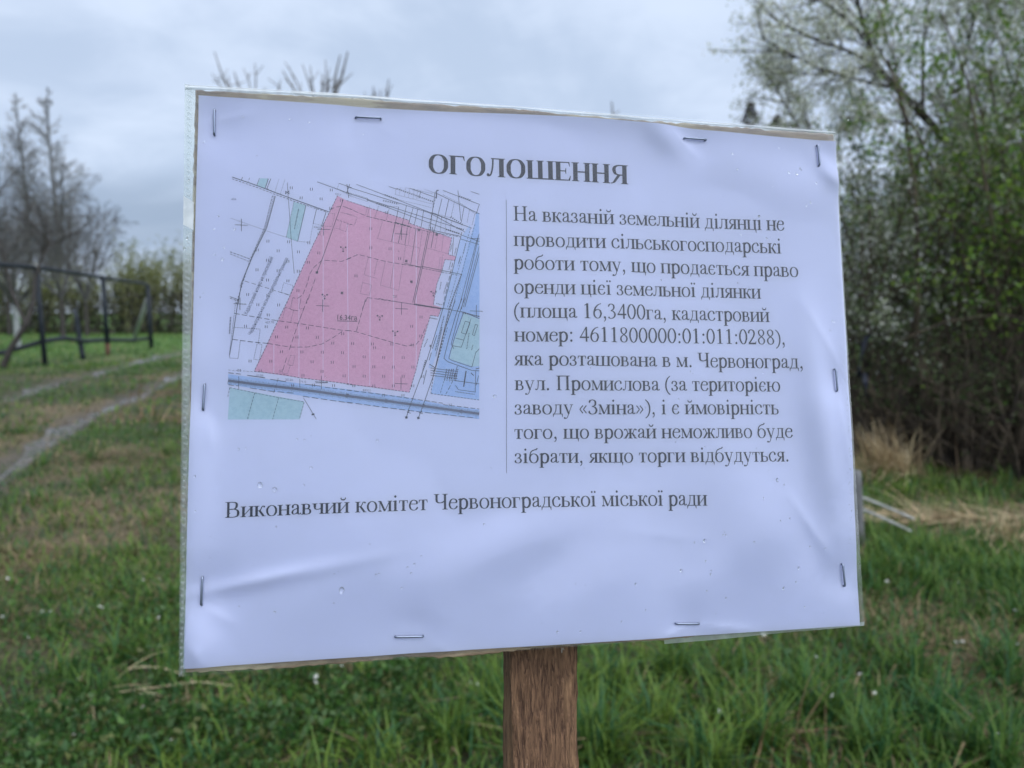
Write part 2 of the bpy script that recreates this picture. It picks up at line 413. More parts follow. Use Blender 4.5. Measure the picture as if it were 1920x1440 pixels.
        A = 395; g.curve([(62, 350), (100, 420), (185, 444), (262, 412), (290, 340), (255, 268), (160, 238)], 76, 26); g.curve([(160, 238), (265, 215), (322, 125), (280, 40), (185, 6), (85, 30), (45, 100)], 80, 26); g.dot(68, 348, 36); g.dot(58, 98, 38)
    elif ch == 'ь':
        A = 460; g.stem(112, 0, X); g.curve([(112, 248), (265, 248), (360, 210), (392, 128), (360, 46), (265, 14), (112, 14)], 82, 28)
    elif ch == 'ц':
        A = two(540, 430); g.rect(105, 0, 500, 28); g.poly((445, 20), (505, 20), (505, -135), (485, -135))
    elif ch in 'шщ':
        A = 778
        for x in (105, 388, 671): g.stem(x, 0, X, L=56, Rr=56)
        g.rect(105, 0, 671, 28)
        if ch == 'щ': A = 790; g.rect(671, 0, 745, 28); g.poly((690, 20), (750, 20), (750, -135), (730, -135))
    elif ch == 'ч':
        A = 515; g.stem(405, 0, X); g.stem(108, 290, X, sb=False); g.curve([(108, 300), (125, 225), (200, 196), (300, 206), (405, 246)], 82, 32)
    elif ch == 'ю':
        A = 756; g.stem(105, 0, X); g.rect(105, 214, 330, 244); g.curve([(520, 442), (410, 400), (346, 300), (338, 222), (346, 145), (410, 40), (520, 5), (630, 40), (694, 145), (702, 222), (694, 300), (630, 400)], 84, 26, True)
    elif ch == 'я':
        A = 470; g.stem(358, 0, X); g.curve([(358, X - 14), (220, X - 14), (130, 405), (98, 330), (130, 255), (220, 222), (358, 222)], 76, 28); g.line(255, 226, 85, 14, 82); g.rect(5, 0, 120, 24)
    elif ch == 'г':
        A = 410; g.stem(112, 0, X); g.rect(112, X - 28, 370, X); g.poly((370, X), (325, X - 20), (362, X - 135), (382, X - 135))
    elif ch == 'б':
        A = 509; g.curve([(255, 425), (150, 390), (80, 300), (70, 215), (80, 140), (150, 40), (255, 5), (360, 40), (430, 140), (440, 215), (430, 300), (360, 390)], 84, 26, True)
        g.curve([(68, 230), (82, 410), (150, 540), (270, 600), (370, 625), (425, 685)], 52, 44)
    # figures
    elif ch == '0': A = 500; g.curve([(250, 664), (140, 590), (76, 440), (70, 338), (76, 236), (140, 80), (250, 8), (360, 80), (424, 236), (430, 338), (424, 440), (360, 590)], 84, 28, True)
    elif ch == '1': A = 500; g.stem(255, 0, 676, stp=False, L=90, Rr=90); g.poly((110, 575), (214, 600), (296, 676), (270, 676), (108, 600))
    elif ch == '2': A = 500; g.curve([(50, 500), (100, 620), (215, 660), (320, 610), (360, 500), (320, 370), (200, 200), (60, 40)], 84, 36); g.poly((30, 0), (430, 0), (470, 135), (450, 135), (400, 75), (60, 75))
    elif ch == '3': A = 500; g.curve([(60, 540), (120, 635), (215, 660), (310, 615), (345, 520), (300, 420), (180, 350)], 80, 28); g.curve([(180, 355), (310, 320), (390, 200), (340, 70), (215, 8), (110, 20), (55, 62)], 84, 30); g.dot(78, 50, 36)
    elif ch == '4': A = 500; g.rect(310, 0, 390, 676); g.rect(20, 165, 475, 232); g.line(52, 200, 330, 640, 42)
    elif ch == '6':
        A = 500; g.curve([(440, 670), (290, 610), (160, 480), (85, 280), (100, 120), (170, 35), (255, 6), (360, 50), (420, 170), (430, 215), (390, 345), (290, 405), (190, 380), (110, 320)], 82, 28)
    elif ch == '8':
        A = 500; g.curve([(250, 664), (140, 620), (110, 520), (160, 420), (260, 350), (360, 270), (410, 165), (360, 50), (250, 8), (140, 50), (90, 160), (130, 260), (240, 345), (340, 420), (390, 520), (350, 620)], 74, 28, True)
    # capitals
    elif ch == 'Н': A = 722; g.T = 100; g.stem(155, 0, H, L=75, Rr=75); g.stem(567, 0, H, L=75, Rr=75); g.rect(155, 318, 567, 352)
    elif ch == 'П': A = 722; g.T = 100; g.stem(155, 0, H, L=75, Rr=75); g.stem(567, 0, H, L=75, Rr=75); g.rect(155, H - 34, 567, H)
    elif ch == 'Ч': A = 660; g.T = 100; g.stem(520, 0, H, L=75, Rr=75); g.stem(135, 430, H, sb=False, L=75, Rr=75); g.curve([(135, 440), (160, 340), (260, 290), (390, 305), (520, 370)], 98, 36)
    elif ch == 'З': A = 500; g.curve([(60, 540), (110, 625), (220, 655), (330, 610), (370, 510), (330, 400), (190, 350)], 92, 30); g.curve([(190, 352), (340, 315), (420, 190), (360, 55), (220, 6), (100, 40), (40, 130)], 98, 30); g.poly((52, 500), (78, 500), (90, 660), (62, 660)); g.dot(56, 128, 34)
    elif ch == 'В':
        A = 667; g.T = 100; g.stem(150, 0, H, L=75, Rr=40); g.curve([(150, H - 16), (350, H - 16), (465, 610), (495, 510), (455, 400), (350, 352), (150, 352)], 96, 32)
        g.curve([(150, 352), (370, 352), (515, 300), (560, 180), (515, 60), (370, 16), (150, 16)], 102, 32)
    # marks
    elif ch == '.': A = 250; g.dot(125, 45, 56)
    elif ch == ',': A = 250; g.dot(118, 48, 54); g.curve([(150, 50), (150, -40), (120, -100), (70, -138)], 44, 24)
    elif ch == ':': A = 278; g.dot(139, 45, 56); g.dot(139, 400, 56)
    elif ch == '(': A = 333; g.curve([(290, 672), (170, 560), (95, 400), (75, 250), (95, 90), (170, -70), (290, -175)], 70, 22)
    elif ch == ')': A = 333; g.curve([(43, 672), (163, 560), (238, 400), (258, 250), (238, 90), (163, -70), (43, -175)], 70, 22)
    elif ch in '«»':
        A = 470
        for x in (60, 235):
            P = ((x + 150, 400), (x, 225), (x + 150, 45)) if ch == '«' else ((x, 400), (x + 150, 225), (x, 45))
            g.line(*P[0], *P[1], 46); g.line(*P[1], *P[2], 46)
    if A is None: raise ValueError('no glyph ' + ch)
    return g.q, A
KERN = {' ': 250}
def text_line(name, text, p0, p1, hpx, bold=False, mid=None, mat=None):
    """set a line of lettering from baseline pixel p0 to p1; hpx = em height in pixels"""
    mat = mat or M_INK
    a, e = np.array(plane(*p0)), np.array(plane(*p1))
    L = np.linalg.norm(e - a)
    x = 0; items = []
    for ch in text:
        if ch == ' ': x += 250; continue
        q, A = glyph(ch, bold); items.append((x, q)); x += A
    xs = [pt[0] + x0 for x0, q in items for pl in q for pt in pl]
    x0_, x1_ = min(xs), max(xs)
    d = (e - a) / L; nrm = np.array([-d[1], d[0]])
    up = np.array([0, 1.0]) * .75 + nrm * .25; up /= np.linalg.norm(up)
    k = L / (x1_ - x0_)
    pm = [plane(p0[0], p0[1] - hpx), plane(p1[0], p1[1] - hpx)]
    h0, h1 = np.linalg.norm(np.array(pm[0]) - a) / 1000, np.linalg.norm(np.array(pm[1]) - e) / 1000
    sag = 0.0
    if mid:
        m_ = np.array(plane(*mid)); tm = (m_ - a) @ d / L; sag = ((m_ - a) @ nrm) / (4 * tm * (1 - tm))
    V, F = [], []
    for x0, q in items:
        for i, pl in enumerate(q):
            base = len(V)
            for (gx, gy) in pl:
                s = (gx + x0 - x0_) * k; tt = s / L; hh = h0 + (h1 - h0) * tt
                p = a + d * s + up * gy * hh + nrm * sag * 4 * tt * (1 - tt)
                V.append((p[0], p[1], .10 + .0025 * (i % 24)))
            F.append(list(range(base, base + len(pl))))
    V = np.array(V); w = wav(V[:, 0], V[:, 1]) + V[:, 2]
    W3 = np.stack([(V[:, 0] - US) / 1000, (V[:, 1] - VF) / 1000, (w - STW) / 1000], 1)
    return mesh(name, W3, F, mat, paper)
LINES = [('На вказаній земельній ділянці не', (962.6, 414.2), (1470.8, 432.8)),
         ('проводити сільськогосподарські', (962.6, 461.6), (1465.7, 475.1)),
         ('роботи тому, що продається право', (962.6, 505), (1496.7, 519.6)),
         ('оренди цієї земельної ділянки', (963.7, 550.6), (1427.8, 560)),
         ('(площа 16,3400га, кадастровий', (963.7, 595.4), (1443.5, 603.8)),
         ('номер: 4611800000:01:011:0288),', (963.7, 640.2), (1470.4, 646.4)),
         ('яка розташована в м. Червоноград,', (963.7, 685), (1501.4, 691.3)),
         ('вул. Промислова (за територією', (965, 731.5), (1462.3, 734.4)),
         ('заводу «Зміна»), і є ймовірність', (965, 777), (1459.5, 777)),
         ('того, що врожай неможливо буде', (965, 823), (1485.7, 821)),
         ('зібрати, якщо торги відбудуться.', (965, 868.5), (1477.3, 865.3))]
text_line('heading', 'ОГОЛОШЕННЯ', (804, 324), (1177.7, 346), 52, True)
for i, (s_, a_, e_) in enumerate(LINES):
    text_line('text_line', s_, a_, e_, 41.5 - .08 * i)
text_line('text_line', 'Виконавчий комітет Червоноградської міської ради', (422.7, 970.7), (1324.6, 947.8), 44, mid=(900, 953.5))

# --- flat printed shapes on the sheet
class Print:
    def __init__(s): s.V, s.F, s.mi, s.z = [], [], [], .10
    def quad(s, P, m):
        b0 = len(s.V); s.V += [(p[0], p[1], s.z) for p in P]; s.F.append(list(range(b0, b0 + len(P)))); s.mi.append(m)
    def seg(s, a, e, w, m):
        a, e = np.array(a), np.array(e); d = e - a; L = np.linalg.norm(d)
        if L < 1e-6: return
        n = np.array([-d[1], d[0]]) / L * w / 2
        k = max(1, int(L / 5))
        for i in range(k):
            p, q = a + d * i / k, a + d * (i + 1) / k
            s.quad([p - n, q - n, q + n, p + n], m)
    def line(s, pts, w=.16, m=0, dash=None, px=True):
        P = [np.array(plane(*p)) if px else np.array(p) for p in pts]
        s.z += .0004
        if not dash:
            for a, e in zip(P, P[1:]): s.seg(a, e, w, m)
            return
        on, off = dash; pos = 0.0; per = on + off
        for a, e in zip(P, P[1:]):
            L = np.linalg.norm(e - a)
            if L == 0: continue
            d = (e - a) / L; t = 0.0
            while t < L:
                ph = pos % per
                st = (on - ph) if ph < on else (per - ph)
                st = min(st, L - t) + 1e-6
                if ph < on: s.seg(a + d * t, a + d * min(t + st, L), w, m)
                t += st; pos += st
    def build(s, name, mats, parent):
        V = np.array(s.V); w = wav(V[:, 0], V[:, 1]) + V[:, 2]
        return mesh(name, np.stack([(V[:, 0] - US) / 1000, (V[:, 1] - VF) / 1000, (w - STW) / 1000], 1), s.F, mats, parent, mi=s.mi)
def fill(bm_, pts, m, z, lay):
    """filled printed area: cut up by a 4 mm grid so that it follows the sheet"""
    b2 = bmesh.new()
    P = [plane(*p) for p in pts]
    f = b2.faces.new([b2.verts.new((p[0], p[1], 0)) for p in P])
    bmesh.ops.triangulate(b2, faces=[f])
    us, vs = [p[0] for p in P], [p[1] for p in P]
    for ax, lo, hi in ((0, min(us), max(us)), (1, min(vs), max(vs))):
        t = math.floor(lo / 3) * 3 + 3
        while t < hi:
            co = [0, 0, 0]; no = [0, 0, 0]; co[ax] = t; no[ax] = 1
            bmesh.ops.bisect_plane(b2, geom=b2.verts[:] + b2.edges[:] + b2.faces[:], plane_co=co, plane_no=no, dist=1e-6)
            t += 3
    b2.verts.ensure_lookup_table()
    base = len(bm_['V'])
    bm_['V'] += [(v.co.x, v.co.y, z) for v in b2.verts]
    b2.verts.index_update()
    for f in b2.faces: 
        vs_ = [base + v.index for v in f.verts]
        if f.normal.z < 0: vs_ = vs_[::-1]
        bm_['F'].append(vs_); bm_['mi'].append(m)
    b2.free()
# crops the map was measured in
def cA(x, y): return (410 + x / 5.76, 320 + y / 5.76)
def cB(x, y): return (650 + x / 5.538, 320 + y / 5.538)
def cC(x, y): return (410 + x / 5.76, 560 + y / 5.76)
def cD(x, y): return (650 + x / 5.538, 560 + y / 5.538)
FL = {'V': [], 'F': [], 'mi': []}
# pale ground of the map's right edge road, blue strips, greens, then the pink plot
fill(FL, [cB(1375, 440), cB(1345, 440), cB(1325, 560), cB(1280, 700), cB(1185, 1060), cB(1090, 1440), cD(1020, 330), cD(960, 620), cD(905, 850), cD(875, 985), cD(1378, 1052), cD(1378, 0)], 1, .030, None)
fill(FL, [cC(102, 815), cC(600, 880), cC(1100, 945), cC(1440, 985), cD(600, 1020), cD(1000, 1100), cD(1378, 1150), cD(1378, 1250), cD(700, 1165), cD(0, 1075), cC(900, 1050), cC(400, 975), cC(102, 925)], 1, .030, None)
fill(FL, [cB(1180, 0 + 700), cB(1280, 560), cB(1285, 690), cB(1180, 1060), cB(1090, 1440), cD(1000, 330), cD(925, 600), cD(885, 720), cD(850, 720), cD(930, 330), cD(985, 90), cB(1000, 1400), cB(1130, 900)], 2, .028, None)
fill(FL, [cA(455, 92), cA(540, 95), cA(505, 205), cA(415, 172)], 3, .034, None)
fill(FL, [cA(815, 345), cA(945, 378), cA(855, 770), cA(732, 725)], 3, .034, None)
fill(FL, [cC(120, 960), cC(925, 1112), cC(875, 1305), cC(98, 1305)], 3, .034, None)
fill(FL, [cD(1215, 150), cD(1378, 215), cD(1378, 700), cD(1310, 705), cD(1070, 625), cD(1100, 480), cD(1150, 350)], 3, .046, None)
PINK = [cA(1285, 275), cB(0, 315), cB(230, 390), cB(650, 520), cB(655, 550), cB(1090, 700), cB(1055, 875), cB(1135, 895), cB(1120, 935), cB(1020, 925), cB(985, 1050), cB(935, 1180), cB(900, 1395), cB(980, 1420), cD(975, 110), cD(950, 190), cD(870, 170), cD(780, 480), cD(720, 740), cD(650, 972), cD(0, 888), cC(1440, 925), cC(870, 855), cC(385, 785), cC(760, 0), cA(1030, 790)]
fill(FL, PINK, 0, .052, None)
for x0, x1 in ((cA(1130, 600), cC(1128, 860)), (cA(868, 1330), cC(868, 855)), (cB(5, 560), cD(20, 880)), (cB(248, 400), cD(240, 900)), (cB(487, 640), cD(487, 930)), (cB(722, 560), cD(722, 760)), (cC(597, 500), cC(597, 810))):
    fill(FL, [(x0[0] - .5, x0[1]), (x0[0] + .5, x0[1]), (x1[0] + .5, x1[1]), (x1[0] - .5, x1[1])], 4, .066, None)
V = np.array(FL['V']); w = wav(V[:, 0], V[:, 1]) + V[:, 2]
site_map = mesh('site_map', np.stack([(V[:, 0] - US) / 1000, (V[:, 1] - VF) / 1000, (w - STW) / 1000], 1), FL['F'], [M_PINK, M_BLUE, M_BLUE2, M_TEAL, M_STREAK], paper, mi=FL['mi'], smooth=True)

pr = Print()
DOT = (.32, .30); DSH = (1.9, .8); SD = (.8, .5)
def L(c, pts, w=.17, dash=None, m=0): pr.line([c(*p) for p in pts], w, m, dash)
# upper left quarter
L(cA, [(150, 78), (420, 172), (610, 245), (860, 335), (1060, 405), (1190, 450)], .26)
L(cA, [(150, 98), (410, 190), (600, 262), (850, 350), (1050, 415), (1175, 455)], .2, SD)
L(cA, [(262, 80), (250, 112)], .2); L(cA, [(338, 88), (322, 130)], .16, SD)
L(cA, [(445, 92), (415, 172)], .16); L(cA, [(540, 98), (505, 205)], .2); L(cA, [(566, 98), (522, 212)], .2); L(cA, [(522, 205), (610, 245)], .2, SD)
L(cA, [(655, 100), (610, 245)], .14, DOT); L(cA, [(718, 108), (668, 262)], .14, DOT)
L(cA, [(745, 140), (752, 280), (768, 480), (785, 750), (818, 1115)], .14); L(cA, [(722, 228), (768, 262)], .2); L(cA, [(765, 225), (722, 262)], .2); L(cA, [(726, 232), (726, 262)], .2); L(cA, [(762, 232), (762, 262)], .2)
L(cA, [(585, 280), (500, 620), (345, 960), (190, 1440)], .24, SD); L(cA, [(615, 285), (520, 630), (365, 940), (250, 1215), (210, 1440)], .24); L(cA, [(602, 284), (508, 628), (357, 950), (228, 1260)], .34, (.25, .45))
L(cA, [(135, 522), (475, 640), (510, 655), (730, 725), (855, 770), (985, 780)], .16, DOT)
L(cA, [(815, 345), (732, 725)], .16, DOT); L(cA, [(945, 378), (855, 770)], .2); L(cA, [(865, 420), (820, 640)], .35, (.3, .25))
L(cA, [(1060, 412), (1022, 575)], .18); L(cA, [(1160, 455), (1110, 610)], .2); L(cA, [(1022, 575), (985, 780)], .14, DOT); L(cA, [(1022, 575), (1115, 600)], .14, DOT)
L(cA, [(1285, 275), (1190, 470), (1030, 790), (840, 1200), (735, 1440)], .22, SD)
L(cA, [(128, 882), (340, 958)], .26, SD); L(cA, [(128, 905), (330, 985)], .2, SD)
L(cA, [(120, 1362), (200, 1390)], .2); L(cA, [(125, 1380), (200, 1405)], .2, SD)
L(cA, [(285, 1195), (570, 1285), (765, 1350)], .16, (1.6, .9))
L(cA, [(705, 1215), (805, 1245), (775, 1345), (678, 1320), (705, 1215)], .14, DOT)
L(cA, [(1345, 320), (1270, 530), (1120, 960), (1060, 1110)], .2); L(cA, [(1045, 1170), (950, 1440)], .16, (2.2, 1.0))
L(cA, [(1200, 430), (1260, 400), (1340, 390), (1440, 425)], .2, DSH)
L(cA, [(1320, 455), (1440, 490)], .15, DOT); L(cA, [(1275, 535), (1440, 590)], .18, SD); L(cA, [(1255, 470), (1225, 610), (1140, 605)], .14, DOT); L(cA, [(1190, 460), (1255, 475)], .14, DOT)
L(cA, [(1325, 565), (1305, 640), (1375, 665), (1395, 595)], .14, DOT); L(cA, [(1250, 625), (1310, 640)], .14, DOT)
L(cA, [(1120, 970), (1030, 1050), (985, 1120), (960, 1220), (910, 1345), (850, 1385), (800, 1375)], .18, DSH)
L(cA, [(1145, 975), (1330, 985), (1440, 945)], .18, DSH)
L(cA, [(800, 1385), (790, 1440)], .14, DOT); L(cA, [(890, 1385), (880, 1440)], .14, DOT)
L(cA, [(1065, 128), (1440, 262)], .18); L(cA, [(1300, 142), (1440, 190)], .18); L(cA, [(1300, 142), (1280, 205)], .14, DOT); L(cA, [(1280, 205), (1440, 280)], .14, DOT); L(cA, [(1385, 150), (1405, 300)], .2); L(cA, [(1415, 150), (1385, 240)], .2)
# upper right quarter: lines of supply running down the slope
for a, e in (((0, 170), (860, 440)), ((100, 145), (1300, 600)), ((0, 235), (1200, 610)), ((215, 310), (1190, 665)), ((440, 168), (520, 195)), ((940, 240), (1380, 450)), ((1000, 205), (1380, 350)), ((1290, 215), (1378, 245)), ((655, 185), (910, 275)), ((1180, 710), (1370, 770)), ((1190, 670), (1378, 740)), ((880, 435), (1300, 600)), ((860, 440), (1230, 640))):
    L(cB, [a, e], .18)
for a, e in (((310, 345), (445, 385)), ((395, 255), (530, 300)), ((380, 315), (540, 350)), ((1080, 480), (1200, 560)), ((1030, 610), (1170, 655)), ((1170, 265), (1285, 305)), ((1140, 595), (1215, 615)), ((520, 190), (900, 325))):
    L(cB, [a, e], .62, (.35, .5))
for a, e in (((0, 225), (215, 290)), ((20, 262), (215, 325)), ((430, 370), (545, 380)), ((510, 190), (505, 250)), ((560, 180), (545, 260)), ((610, 180), (600, 270)), ((655, 185), (640, 285)), ((700, 190), (690, 300)), ((740, 195), (725, 300)), ((620, 180), (890, 240)), ((500, 250), (900, 350)), ((520, 300), (880, 385)), ((900, 440), (1080, 490)), ((1000, 250), (1200, 350)), ((1200, 350), (1340, 450)), ((800, 190), (930, 240))):
    L(cB, [a, e], .15, DOT)
L(cB, [(215, 290), (215, 325)], .16); L(cB, [(940, 205), (850, 600)], .18, SD); L(cB, [(920, 215), (865, 600)], .2); L(cB, [(955, 205), (935, 205), (930, 290)], .35)
for x0, y0, x1, y1, d in ((240, 370, 210, 495, 1), (330, 375, 290, 495, 1), (440, 400, 410, 520, 1), (540, 380, 465, 740, 0), (620, 365, 535, 755, 0), (690, 390, 640, 560, 0), (740, 395, 700, 570, 0), (800, 410, 770, 600, 0), (770, 210, 750, 290, 0), (990, 290, 905, 640, 0), (1060, 300, 1020, 480, 0), (1120, 320, 1080, 500, 1), (1155, 205, 1185, 520, 0), (1220, 370, 1190, 540, 0), (1275, 410, 1250, 540, 1), (1330, 450, 1300, 570, 1), (1378, 350, 1345, 450, 0), (985, 480, 970, 640, 1), (1035, 490, 1020, 650, 1), (1090, 520, 1075, 620, 1)):
    L(cB, [(x0, y0), (x1, y1)], .18, DOT if d else None)
L(cB, [(0, 390), (210, 480), (500, 545), (660, 585)], .18, DSH); L(cB, [(0, 450), (110, 490), (80, 570), (0, 565)], .15, DOT); L(cB, [(185, 380), (215, 390), (195, 465)], .14, DOT)
L(cB, [(210, 480), (500, 550), (850, 635), (1180, 690)], .2, SD); L(cB, [(500, 540), (655, 580)], .2); L(cB, [(840, 610), (1170, 680)], .2)
L(cB, [(370, 535), (320, 710), (610, 775), (760, 805)], .16, DOT); L(cB, [(500, 560), (465, 740)], .2); L(cB, [(575, 580), (535, 755)], .2); L(cB, [(630, 595), (605, 770)], .18); L(cB, [(660, 590), (640, 770)], .14, DOT); L(cB, [(720, 600), (695, 790), (665, 970)], .18); L(cB, [(785, 620), (760, 805), (730, 975)], .16, DOT); L(cB, [(610, 775), (585, 960)], .14, DOT)
L(cB, [(845, 635), (770, 1000), (685, 1370)], .2); L(cB, [(860, 640), (785, 1005), (700, 1375)], .2)
L(cB, [(905, 640), (875, 805)], .2); L(cB, [(945, 655), (915, 820)], .15, DOT); L(cB, [(1005, 670), (985, 840)], .15, DOT); L(cB, [(830, 805), (1050, 865)], .15, DOT); L(cB, [(970, 900), (950, 1060)], .15, DOT); L(cB, [(995, 900), (975, 1050)], .15, DOT)
L(cB, [(0, 925), (120, 875), (400, 945), (760, 1005)], .2, DSH); L(cB, [(600, 965), (780, 1005)], .18); L(cB, [(780, 995), (1190, 1080)], .2); L(cB, [(785, 1015), (1160, 1090)], .2, SD)
L(cB, [(225, 905), (180, 1085), (310, 1120)], .15, DOT); L(cB, [(320, 925), (285, 1090)], .15, DOT); L(cB, [(400, 950), (350, 1190), (540, 1245), (580, 970)], .15, DOT); L(cB, [(490, 965), (450, 1220)], .17, DOT)
L(cB, [(165, 1165), (260, 1190), (235, 1295), (140, 1280), (165, 1165)], .15, DOT)
L(cB, [(215, 1320), (640, 1380), (985, 1440)], .18, DSH); L(cB, [(215, 1320), (160, 1440)], .18, DSH); L(cB, [(700, 1385), (1000, 1435)], .4, (.6, .12))
L(cB, [(0, 315), (230, 390), (650, 520), (655, 550), (1090, 700), (1055, 875), (1135, 895), (1120, 935), (1020, 925), (985, 1050), (935, 1180), (900, 1395)], .2, SD)
for k, (x0, y0, x1, y1) in enumerate(((1195, 640, 1000, 1440), (1285, 600, 1040, 1440), (1330, 560, 1095, 1440), (1345, 740, 1160, 1440), (1365, 700, 1190, 1440), (1375, 860, 1225, 1420), (1375, 790, 1210, 1420), (1110, 690, 1095, 890))):
    L(cB, [(x0, y0), (x1, y1)], .2 if k in (0, 4, 5) else .16, SD if k in (1, 2) else None)
L(cB, [(1100, 960), (1000, 1400)], .22, DSH); L(cB, [(1190, 1080), (1060, 1440)], .5, (.5, .35)); L(cB, [(1180, 890), (1150, 1000)], .14, DOT); L(cB, [(1080, 1090), (1050, 1250), (1130, 1270)], .14, DOT)
L(cB, [(1095, 760), (1075, 840)], .34, (.3, .3)); L(cB, [(1180, 900), (1160, 970)], .34, (.3, .3)); L(cB, [(980, 1160), (965, 1240)], .34, (.3, .3)); L(cB, [(1235, 760), (1210, 860)], .34, (.3, .3)); L(cB, [(930, 1380), (990, 1395)], .34, (.3, .3)); L(cB, [(1080, 950), (1060, 1030)], .34, (.3, .3)); L(cB, [(1040, 1165), (1005, 1285)], .34, (.3, .3)); L(cB, [(1135, 805), (1120, 870)], .3, (.3, .3))
L(cB, [(1285, 705), (1378, 712)], .18); L(cB, [(1375, 660), (1340, 760)], .2)
# lower left quarter
L(cC, [(190, 0), (115, 610), (120, 640), (210, 648), (235, 455)], .2, DOT); L(cC, [(215, 0), (150, 430), (118, 610)], .22); L(cC, [(130, 200), (118, 380)], .5, (.3, .25)); L(cC, [(150, 440), (330, 465), (530, 485)], .22, DSH); L(cC, [(160, 310), (450, 330), (430, 480)], .18, DOT)
L(cC, [(170, 160), (440, 208), (635, 240), (860, 270), (1340, 345), (1440, 350)], .19, DSH); L(cC, [(530, 485), (775, 525), (960, 525), (1120, 490), (1240, 420), (1335, 355)], .19, DSH)
L(cC, [(415, 490), (380, 655), (440, 665), (470, 500), (415, 480)], .17, DOT); L(cC, [(760, 0), (640, 240), (530, 485), (385, 785)], .22, SD)
L(cC, [(965, 0), (860, 270), (755, 580)], .17, (2.2, .9)); L(cC, [(735, 640), (690, 790)], .17, (2, .8)); L(cC, [(780, 615), (825, 620), (800, 725), (745, 715), (780, 615)], .15, DOT); L(cC, [(775, 720), (745, 815), (690, 805)], .15, DOT); L(cC, [(720, 100), (690, 220)], .15, DOT); L(cC, [(810, 130), (780, 255)], .15, DOT); L(cC, [(775, 120), (860, 135)], .17); L(cC, [(800, 0), (775, 120)], .15, DOT); L(cC, [(890, 10), (870, 110), (920, 110), (870, 250)], .15, DOT); L(cC, [(720, 100), (775, 110)], .16, SD)
L(cC, [(385, 785), (690, 820), (870, 855), (1440, 925)], .2, SD); L(cC, [(105, 770), (385, 790)], .12, (.8, .5)); L(cC, [(1045, 910), (1180, 910)], .16)
L(cC, [(105, 800), (240, 815)], .22, DSH); L(cC, [(310, 828), (500, 855)], .22); L(cC, [(560, 872), (730, 898)], .22); L(cC, [(930, 925), (1100, 945)], .22); L(cC, [(1150, 958), (1440, 992)], .2, DSH)
L(cC, [(105, 930), (215, 942)], .2, DSH); L(cC, [(340, 965), (560, 1000), (820, 1022)], .2, (2.4, .9)); L(cC, [(910, 1055), (1440, 1130)], .2, (2.4, .9))
L(cC, [(120, 960), (390, 1018), (650, 1070), (925, 1115), (875, 1300)], .18, SD); L(cC, [(120, 960), (98, 1060)], .18, SD); L(cC, [(390, 1018), (312, 1305)], .2, SD); L(cC, [(650, 1070), (585, 1305)], .18, SD)
L(cC, [(915, 1070), (1055, 1300)], .16); L(cC, [(1005, 1255), (1035, 1245)], .5)
for x, y0, y1 in ((217, 840, 975), (1110, 850, 980), (877, 870, 960)): L(cC, [(x, y0), (x, y1)], .16)
L(cC, [(645, 860), (595, 1020)], .16, (1.5, .6))
# lower right quarter
L(cD, [(0, 330), (100, 345), (460, 450), (620, 492), (720, 475), (770, 420), (830, 270)], .2, DSH); L(cD, [(195, 10), (100, 345)], .2, DSH); L(cD, [(330, 0), (680, 60)], .18, DSH); L(cD, [(700, 62), (985, 105)], .4, (.6, .12)); L(cD, [(985, 100), (1200, 140), (1378, 190)], .2)
L(cD, [(0, 888), (260, 915), (650, 972), (720, 740), (780, 480), (870, 175)], .22, SD); L(cD, [(870, 175), (950, 185), (985, 100)], .17, SD); L(cD, [(870, 200), (940, 215)], .4, (.3, .2))
L(cD, [(1000, 100), (830, 650), (640, 1160), (620, 1235)], .22); L(cD, [(1060, 120), (900, 800), (790, 1120), (745, 1240)], .22); L(cD, [(1125, 20), (1000, 380), (930, 700)], .22); L(cD, [(1100, 0), (950, 620)], .2, SD); L(cD, [(1010, 180), (920, 540)], .4, (.35, .3)); L(cD, [(990, 300), (925, 600)], .32, (.3, .25)); L(cD, [(935, 380), (890, 520)], .2); L(cD, [(880, 560), (855, 640)], .2); L(cD, [(830, 740), (795, 890)], .2); L(cD, [(820, 640), (790, 750)], .5, (.4, .35)); L(cD, [(870, 480), (865, 500)], .4); L(cD, [(840, 420), (805, 500)], .35, (.3, .3))
L(cD, [(1045, 300), (900, 800), (875, 985)], .2, SD); L(cD, [(1195, 0), (1140, 150), (1060, 420), (1010, 620), (1050, 655), (1300, 745), (1378, 750)], .22); L(cD, [(1225, 0), (1165, 160), (1085, 470), (1110, 520)], .2); L(cD, [(1215, 140), (1378, 210)], .2); L(cD, [(1200, 150), (1378, 185)], .3, (.6, .3)); L(cD, [(1210, 150), (1120, 400), (1060, 620), (1090, 640), (1300, 710), (1340, 560), (1378, 520)], .2); L(cD, [(1100, 490), (1190, 505), (1290, 210)], .18); L(cD, [(1230, 235), (1280, 250), (1240, 370), (1190, 355), (1230, 235)], .18); L(cD, [(1335, 268), (1360, 275), (1325, 385), (1305, 375), (1335, 268)], .18); L(cD, [(1130, 410), (1210, 430)], .18); L(cD, [(1270, 360), (1245, 530)], .34, (.3, .3)); L(cD, [(1310, 480), (1295, 540)], .34, (.3, .3))
for y in (720, 745, 770, 795): L(cD, [(870, y), (1150, y + 35)], .19)
for x in (1040, 1065, 1090, 1110, 1140, 1155): L(cD, [(x, 730), (x - 25, 850)], .32, (.5, .22))
